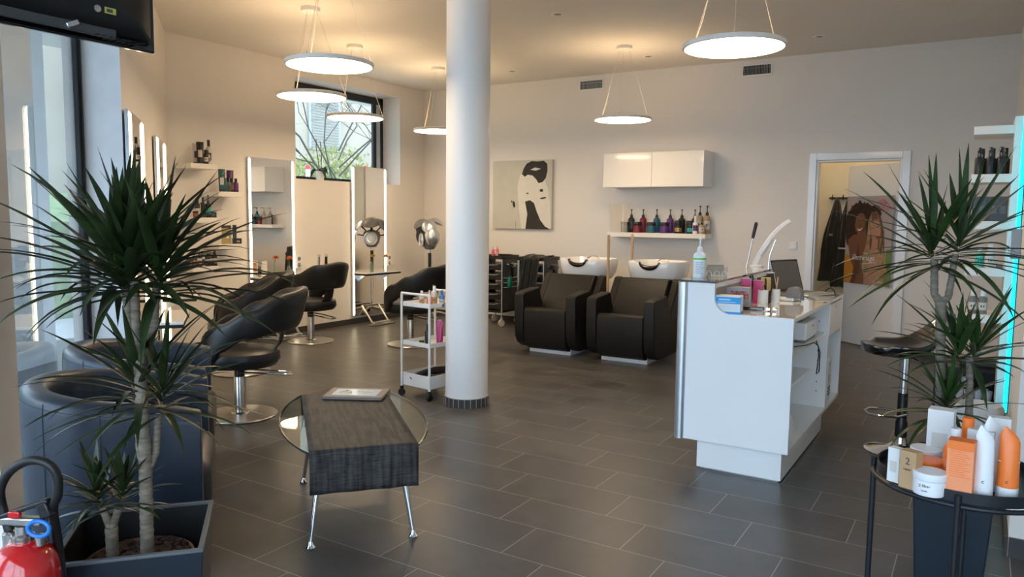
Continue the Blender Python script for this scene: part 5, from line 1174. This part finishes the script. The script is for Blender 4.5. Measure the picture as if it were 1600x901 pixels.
art([(0, [(.1, .3), (.3, .85), (.45, .5), (.3, .2)]), (0, [(.5, .3), (.62, .8), (.9, .6), (.8, .25), (.6, .5)])], .236, .136, -.118, -.068, 0, [mat('gold_drawing', (.75, .62, .35), .4)], 'drawing', t).rotation_euler = (0, 0, 0)
bpy.data.objects.remove([o for o in t.children if o.name.startswith('drawing')][0])
m = MB(); m.tube([(-.09, -.02, .0178), (-.06, .03, .0178), (-.03, .0, .0178), (-.055, -.03, .0178), (-.02, -.03, .0178)], .004, 6); m.tube([(.0, .02, .0178), (.04, .035, .0178), (.08, .01, .0178), (.04, -.02, .0178)], .003, 6)
m.build('drawing', MATS['gold_drawing'], t)

# ================================================================ white three-tier trolley
t = thing('tiered_trolley', 'slim white three-tier metal trolley beside the column', 'trolley', (0, 0, 0), 0)
WP = mat('white_powder_coat', (.78, .77, .74), .4)
a = Vector((-3.762, 4.475, 0)); e1 = Vector((.305, -.045, 0)); e2 = Vector((.05, .36, 0)).normalized() * .36
# corner posts
cs = [a, a + e1, a + e1 + e2, a + e2]
for c_ in cs: 
    MB().cyl(c_ + Vector((0, 0, .075)), c_ + Vector((0, 0, .795)), .0095, n=14).build('post', WP, t)
for (p_, q_) in ((cs[0], cs[1]), (cs[3], cs[2])): MB().tube([p_ + Vector((0, 0, .785)), p_ + Vector((0, 0, .80)), q_ + Vector((0, 0, .80)), q_ + Vector((0, 0, .785))], .0095, 12).build('handle_bar', WP, t)
rzt = math.atan2(e1.y, e1.x); ctr = a + e1 * .5 + e2 * .5
def tray(z, dep, nm):
    m = MB(); m.M = Matrix.Translation((ctr.x, ctr.y, z)) @ Matrix.Rotation(rzt, 4, 'Z'); w_, d_ = .148, .172
    m.box(-w_, -d_, 0, w_, d_, .004); m.box(-w_, -d_, 0, w_, -d_ + .004, dep); m.box(-w_, d_ - .004, 0, w_, d_, dep); m.box(-w_, -d_, 0, -w_ + .004, d_, dep); m.box(w_ - .004, -d_, 0, w_, d_, dep)
    return m.build(nm, WP, t, bevel=.0015)
tray(.70, .035, 'tray'); tray(.40, .035, 'tray'); tray(.085, .10, 'basket')
for k, c_ in enumerate(cs):
    m = MB(); m.M = Matrix.Translation((c_.x, c_.y, .028)) @ Matrix.Rotation(.5 + k, 4, 'Z') @ Matrix.Rotation(PI / 2, 4, 'X'); m.lathe([(0, -.011), (.024, -.011), (.028, -.006), (.028, .006), (.024, .011), (0, .011)], n=22); wl = m.build('castor', M_black, t)
    MB().cbox((c_.x, c_.y, .062), (.02, .02, .03)).build('castor_fork', M_black, t)
def tpos(u, v): p = a + e1 * u + e2 * v; return p.x, p.y
G = 'styling products on the white trolley'
for k, (kd, u, v, b_, c_, l_, r_, h_, lb) in enumerate((('bottle', .55, .50, M_clear, M_black, M_label, .021, .155, 'grey-capped bottle at the back of the trolley top'), ('bottle', .42, .25, M_clear, M_wplast, M_kraft, .020, .115, 'peach-coloured bottle on the trolley top'), ('bottle', .75, .35, M_clear, M_wplast, M_kraft, .023, .155, 'tall clear bottle with white cap on the trolley top'), ('pump', .86, .12, M_orange, M_wplast, None, .022, .135, 'orange pump bottle on the trolley top'), ('bottle', 1.0, .42, M_sky, M_blue, M_label, .021, .125, 'blue bottle on the trolley top'), ('bottle', .93, .62, M_clear, M_wplast, M_label, .022, .16, 'milky bottle behind the blue one on the trolley'), ('bottle', .86, .84, M_clear, M_wplast, M_rust, .021, .15, 'brown-labelled bottle next to the column on the trolley'))):
    x, y = tpos(min(.93, u), v); product(kd, x, y, .7045, lb, b_, c_, l_, r=r_, h=h_, group=G, rz=.5)
G = 'tubes on the middle trolley tier'
for k, (kd, u, v, b_, c_, r_, h_, lb) in enumerate((('jar', .42, .25, M_green, M_black, .022, .03, 'small lime green tin on the middle trolley tier'), ('bottle', .72, .18, M_black, M_black, .022, .17, 'black bottle on the middle trolley tier behind the post'), ('tube', .86, .42, M_pink, M_pink, .024, .19, 'magenta tube on the middle trolley tier'), ('bottle', .90, .78, M_blk, M_black, .024, .17, 'black bottle beside the column on the middle tier'), ('jar', .62, .60, M_wplast, M_wplast, .025, .06, 'white pot at the back of the middle trolley tier'))):
    x, y = tpos(u, v); product(kd, x, y, .4045, lb, b_, c_, None, r=r_, h=h_, group=G, rz=.4)
x, y = tpos(.5, .55)
t = thing('hair_iron', 'black hair iron lying in the trolley basket', 'hair iron', (x - .02, y - .03, .165), 1.1)
MB().tube([(-.16, 0, -.03), (-.10, 0, .0), (.05, 0, .03), (.15, 0, .03)], [.02, .026, .024, .018], 14).build('upper_arm', M_black, t); MB().tube([(-.15, .03, -.05), (0, .03, -.02), (.14, .02, .0)], [.018, .022, .016], 12).build('lower_arm', M_blackgloss, t)
MB().tube([(.15, 0, .02), (.19, .02, -.02), (.15, .05, -.05), (.05, .06, -.055), (-.05, .07, -.05)], .004, 6).build('cord', M_rubber, t)
t = thing('hair_dryer', 'black hair dryer lying in the trolley basket', 'hair dryer', (x + .05, y - .06, .135), .4)
MB().tube([(-.08, 0, 0), (-.04, 0, 0), (.05, 0, 0), (.09, 0, 0)], [.03, .036, .034, .022], 16).build('barrel', M_black, t); MB().tube([(-.03, 0, 0), (-.04, .05, .0), (-.05, .11, -.01)], [.02, .018, .016], 12).build('handle', M_black, t)

# ================================================================ fire extinguisher
t = thing('fire_extinguisher', 'red fire extinguisher with looped black hose beside the cube planter', 'fire extinguisher', (-2.02, .925, 0), .50)
MB().lathe([(0, .01), (.07, .01), (.078, .02), (.080, .05), (.080, .47), (.076, .505), (.062, .535), (.04, .553), (.022, .56), (0, .56)], n=48).build('cylinder_body', M_red, t)
MB().lathe([(.0, 0), (.083, 0), (.084, .03), (.081, .035)], n=40).build('foot_ring', M_black, t)
MB().lathe([(.022, .555), (.026, .562), (.026, .575), (.018, .58), (.018, .60), (0, .60)], n=24).build('neck_ring', M_steel, t)
MB().lathe([(.012, 0), (.013, .022), (.008, .028), (0, .03)], (.045, .0, .55), 16).build('valve_knob', M_steel, t)
MB().lathe([(.016, 0), (.017, .03), (.012, .035), (0, .04)], (-.035, 0, .548), 16).build('hose_socket', M_steel, t)
MB().cbox((.0, .0, .612), (.11, .026, .022)).build('valve_head', M_steel, t, bevel=.005)
m = MB(); m.M = Matrix.Translation((.01, 0, .645)) @ Matrix.Rotation(-.35, 4, 'Y'); m.cbox((.0, 0, 0), (.14, .028, .012)); m.cbox((.05, 0, -.02), (.03, .028, .04)); m.build('squeeze_lever', M_black, t, bevel=.004)
MB().tube([(.055 + .028 * math.cos(a_), -.018, .600 + .020 * math.sin(a_)) for a_ in [2 * PI * k / 20 for k in range(20)]], .0055, 8, closed=True).build('safety_pin_ring', M_blue, t)
MB().cbox((-.01, -.012, .632), (.03, .012, .018)).build('red_tab', M_red, t, bevel=.003)
hp = [(-.035, 0, .585), (-.052, 0, .65), (-.045, -.01, .70), (-.015, -.012, .745), (.035, -.012, .772), (.080, -.01, .765), (.100, -.005, .73), (.095, .0, .68), (.075, .01, .64), (.05, .06, .52), (.055, .062, .40), (.06, .058, .25)]
def smooth_path(p, k=5):
    p = [Vector(x) for x in p]; out = []
    for i in range(len(p) - 1):
        a_, b_, c_, d_ = p[max(0, i - 1)], p[i], p[i + 1], p[min(len(p) - 1, i + 2)]
        for j in range(k):
            s_ = j / k; out.append(.5 * ((2 * b_) + (c_ - a_) * s_ + (2 * a_ - 5 * b_ + 4 * c_ - d_) * s_ ** 2 + (3 * b_ - a_ - 3 * c_ + d_) * s_ ** 3))
    out.append(p[-1]); return out
MB().tube(smooth_path(hp), .0115, 14).build('hose', M_rubber, t)
MB().cyl((.06, .058, .26), (.062, .056, .16), .014, .022, 18).build('nozzle', M_rubber, t)

# ================================================================ television seen from behind
M_tv = mat('tv_case_black', (.0035, .0035, .004), .33, var=.1)
t = thing('television', 'black television seen from behind, hung by the shopfront', 'television', (-1.80, 1.195, 1.792), 0)
MB().box(-.03, -.98, 0, -.012, 0, .57).build('screen_bezel', M_blackgloss, t, bevel=.004)
MB().box(-.034, -.97, .01, -.030, -.01, .56).build('display', mat('off_display', (.01, .01, .012), .08), t)
m = MB(); m.loops([[( x_, y_, z_) for y_, z_ in P_] for x_, P_ in ((-.012, [(-.965, .012), (-.015, .012), (-.015, .56), (-.965, .56)]), (.010, [(-.955, .02), (-.025, .02), (-.025, .55), (-.955, .55)]), (.034, [(-.90, .055), (-.07, .055), (-.07, .50), (-.90, .50)]))])
m.build('rear_housing', M_tv, t, bevel=.006)
MB().box(.012, -.80, .008, .020, -.12, .030).build('connector_ledge', mat('dim_grey_plastic', (.05, .05, .053), .4), t, bevel=.002)
m = MB()
for k in range(8): m.box(-.004, -.17 + k * .016, .0105, .022, -.162 + k * .016, .0125)
m.build('speaker_slots', M_seam, t)
lb = MB().box(.034, -.155, .060, .0352, -.128, .074).build('yellow_label', mat('yellow_sticker', (.45, .42, .08), .5), t)
MB().box(.0352, -.151, .063, .0356, -.136, .071).build('label_print', M_txt, lb)
m = MB(); m.M = Matrix.Translation((.034, -.172, .066)) @ Matrix.Rotation(PI / 2, 4, 'Y'); m.lathe([(0, 0), (.008, 0), (.008, .002), (0, .003)], n=16); m.build('screw', M_steel, t)
MB().cbox((.022, -.225, .022), (.012, .03, .012), 0, ('X', .5)).build('clip', M_chrome, t, bevel=.002)
MB().box(.034, -.56, .18, .05, -.36, .38).build('mount_plate', M_black, t, bevel=.002)
MB().cyl((.055, -.46, .30), (.055, -.46, CZ - 1.792), .018).build('ceiling_pole', M_black, t)
MB().lathe([(.0, -.015), (.06, -.015), (.06, 0)], (.055, -.46, CZ - 1.792), 24).build('ceiling_flange', M_black, t)

# ================================================================ coats and poster in the doorway
t = thing('coat_rail', 'dark coat rail with hooks on the wall of the back room', 'coat rail', (-1.47, 9.985, 1.66), 0)
MB().box(-.14, -.03, -.012, .20, -.012, .012).build('rail', M_brn, t, bevel=.002)
m = MB()
for k in range(3): m.tube([(-.10 + k * .12, -.03, .045), (-.10 + k * .12, -.03, -.02), (-.10 + k * .12, -.07, -.02), (-.10 + k * .12, -.075, .02)], .005, 8)
m.build('hooks', M_black, t); MB().box(-.12, -.014, -.008, .18, .014, .008).build('wall_batten', M_brn, t)
def garment(x, y, zt, zb, wb, lab, sd):
    t = thing('black_coat', lab, 'coat', (x, y, 0), 0, 'black coats on the rail'); R = random.Random(sd); L = []
    for k in range(22):
        f = k / 21; w_ = .015 + (wb - .015) * min(1, f * 1.6) ** .7 * (.8 + .25 * f); dth = .02 + .055 * math.sin(PI * min(1, f * 1.1 + .08)); z = zt - (zt - zb) * f
        L.append([(w_ * math.cos(a_) * (1 + .06 * math.sin(a_ * 7 + f * 5)) + .01 * math.sin(f * 9 + sd), (dth * math.sin(a_)) * (1 + .25 * math.sin(a_ * 9 + f * 3)), z + .012 * math.sin(a_ * 5)) for a_ in [2 * PI * q_ / 40 for q_ in range(40)]])
    MB().loops(L).build('coat_body', M_cape, t, ang=80); return t
g_ = garment(-1.515, 9.87, 1.65, .66, .15, 'black coat with small pale chest badge hanging on the back-room rail', 1)
MB().cbox((-.03, -.085, 1.22), (.04, .004, .03)).build('chest_badge', M_grey, g_)
garment(-1.37, 9.84, 1.66, .60, .14, 'second black coat hanging next to the door leaf', 2)
# poster on the leaf
t = thing('poster', 'hair colour poster with two women on the open door leaf', 'poster', (0, 0, 0), 0)
t.matrix_world = Matrix.Translation(Vector((-1.315, 9.36, 0)) + Vector((.0, 0, 0))) @ Matrix.Rotation(la + PI, 4, 'Z')
# local: x from handle edge to hinge, -y towards the room
y_ = -.0415
pm = [mat('poster_backdrop', (.42, .36, .35), .5), mat('deep_brown_hair', (.035, .018, .012), .7, var=.6, scale=40), mat('warm_brown_skin', (.22, .085, .045), .6), mat('light_skin', (.48, .26, .17), .6), mat('blonde_hair', (.40, .26, .13), .6, var=.45, scale=30, stretch=(4, 4, .6)),
      mat('orange_garment', (.62, .24, .03), .6), mat('green_edge', (.16, .24, .05), .6), mat('poster_red', (.55, .05, .10), .6), mat('smile_white', (.75, .7, .66), .5), mat('shadow_brown_skin', (.13, .045, .025), .6), mat('light_brown_hair', (.16, .08, .045), .6, var=.4, scale=40), mat('lip_red', (.36, .03, .04), .5)]
PW, PH, PX, PZ = .675, .965, .045, .695
MB().box(PX, y_ + .0008, PZ, PX + PW, y_ + .0015, PZ + PH).build('sheet', pm[0], t, smooth=False)
R = random.Random(9)
polys = [(6, [(.86, 0), (1, 0), (1, .42), (.90, .40)]), (5, [(0, 0), (.16, 0), (.24, .16), (.16, .30), (.04, .34), (0, .30)])]
def hair_blob(cx, cy, rx, ry, k, n=64, w=.10): return (k, [(min(1, max(0, cx + rx * math.cos(2 * PI * i / n) * (1 + w * R.uniform(-1, 1)))), min(1, cy + ry * math.sin(2 * PI * i / n) * (1 + w * R.uniform(-1, 1)))) for i in range(n)])
polys += [hair_blob(.30, .72, .30, .22, 1), hair_blob(.12, .62, .14, .20, 1), hair_blob(.42, .80, .20, .12, 1), hair_blob(.62, .80, .14, .10, 1)]
polys += [(2, [(.06, .50), (.18, .56), (.40, .58), (.62, .50), (.70, .30), (.66, .0), (.14, 0), (.24, .14), (.12, .30)]), (9, [(.16, .0), (.24, .0), (.36, .20), (.30, .48), (.26, .30)]), (2, [(.30, .50), (.46, .50), (.46, .62), (.28, .62)])]
polys += [(2, ell(.33, .685, .125, .125, 26, rot=-.1)), (9, [(.37, .57), (.45, .64), (.46, .74), (.40, .78), (.42, .68)]), (8, [(.255, .63), (.31, .622), (.375, .645), (.335, .608), (.28, .608)]), (9, ell(.285, .715, .028, .008, 10)), (9, ell(.385, .728, .028, .008, 10)), (9, [(.32, .70), (.335, .70), (.345, .66), (.32, .658)])]
polys += [(10, [(.50, .74), (.56, .82), (.66, .83), (.76, .76), (.84, .60), (.86, .40), (.90, .20), (.86, .02), (.62, 0), (.60, .2), (.52, .36), (.48, .55)])]
polys += [(3, [(.44, .36), (.56, .40), (.74, .40), (.82, .30), (.80, .0), (.46, 0)]), (3, [(.58, .38), (.72, .38), (.72, .52), (.60, .52)]), (3, ell(.665, .615, .105, .125, 24, rot=.15)), (11, ell(.715, .535, .042, .016, 12, rot=.15)), (11, [(.68, .55), (.715, .558), (.75, .556), (.72, .545)])]
polys += [(10, ell(.70, .655, .03, .007, 8, rot=.2)), (10, ell(.61, .64, .022, .006, 8)), (10, [(.58, .665), (.63, .672), (.64, .665)]), (10, [(.68, .685), (.74, .69), (.73, .68)])]
polys += [(4, [(.56, .80), (.58, .66), (.54, .50), (.57, .30), (.50, .02), (.40, .20), (.44, .38), (.49, .52), (.50, .70)]), (4, [(.68, .80), (.76, .68), (.78, .56), (.82, .44), (.93, .20), (.88, .02), (.72, .02), (.76, .20), (.70, .34), (.76, .44), (.78, .58)]), (10, [(.75, .40), (.80, .50), (.82, .42), (.80, .34)])]
polys += [(8, [(.34, .225), (.50, .245), (.72, .262), (.72, .256), (.50, .237)])]
m = MB()
for i_, (k, P_) in enumerate(polys): m.k = k; m.add([(PX + u * PW, y_ - .00012 * i_, PZ + v * PH) for u, v in P_], [tuple(range(len(P_)))])
m.build('printed_picture', pm, t, smooth=False)
yt = y_ - .006
text('illuminage', .088, t, M_txtw, (PX + .19 * PW + .0, yt, PZ + .275 * PH), (PI / 2, 0, 0), align='LEFT', ext=.0002, sx=.95)
text('COLOR', .022, t, M_txtw, (PX + .42 * PW, yt, PZ + .345 * PH), (PI / 2, 0, 0), align='LEFT', ext=.0002)
text('professionals', .026, t, M_txtw, (PX + .66 * PW, yt, PZ + .035 * PH), (PI / 2, 0, 0), align='LEFT', ext=.0002)
text('WELLA', .058, t, pm[7], (PX + .83 * PW, yt, PZ + .845 * PH), (PI / 2, 0, 0), ext=.0002)
m = MB()
for r_, w2 in ((.045, 0), (.030, .01), (.018, .015)):
    m.tube([(PX + .83 * PW - .03 + w2 + 1.3 * r_ * math.cos(a_), yt, PZ + .905 * PH + r_ * math.sin(a_)) for a_ in [PI * (.05 + .9 * k / 10) for k in range(11)]], .0028, 6)
m.tube([(PX + .83 * PW + .0 + .02 * k, yt, PZ + .905 * PH + .02 * math.sin(k * 1.3)) for k in range(4)], .003, 6)
m.build('waving_hair_emblem', pm[7], t)
MB().box(PX + .74 * PW, yt, PZ + .825 * PH, PX + .92 * PW, yt + .0003, PZ + .829 * PH).build('underline', pm[7], t)
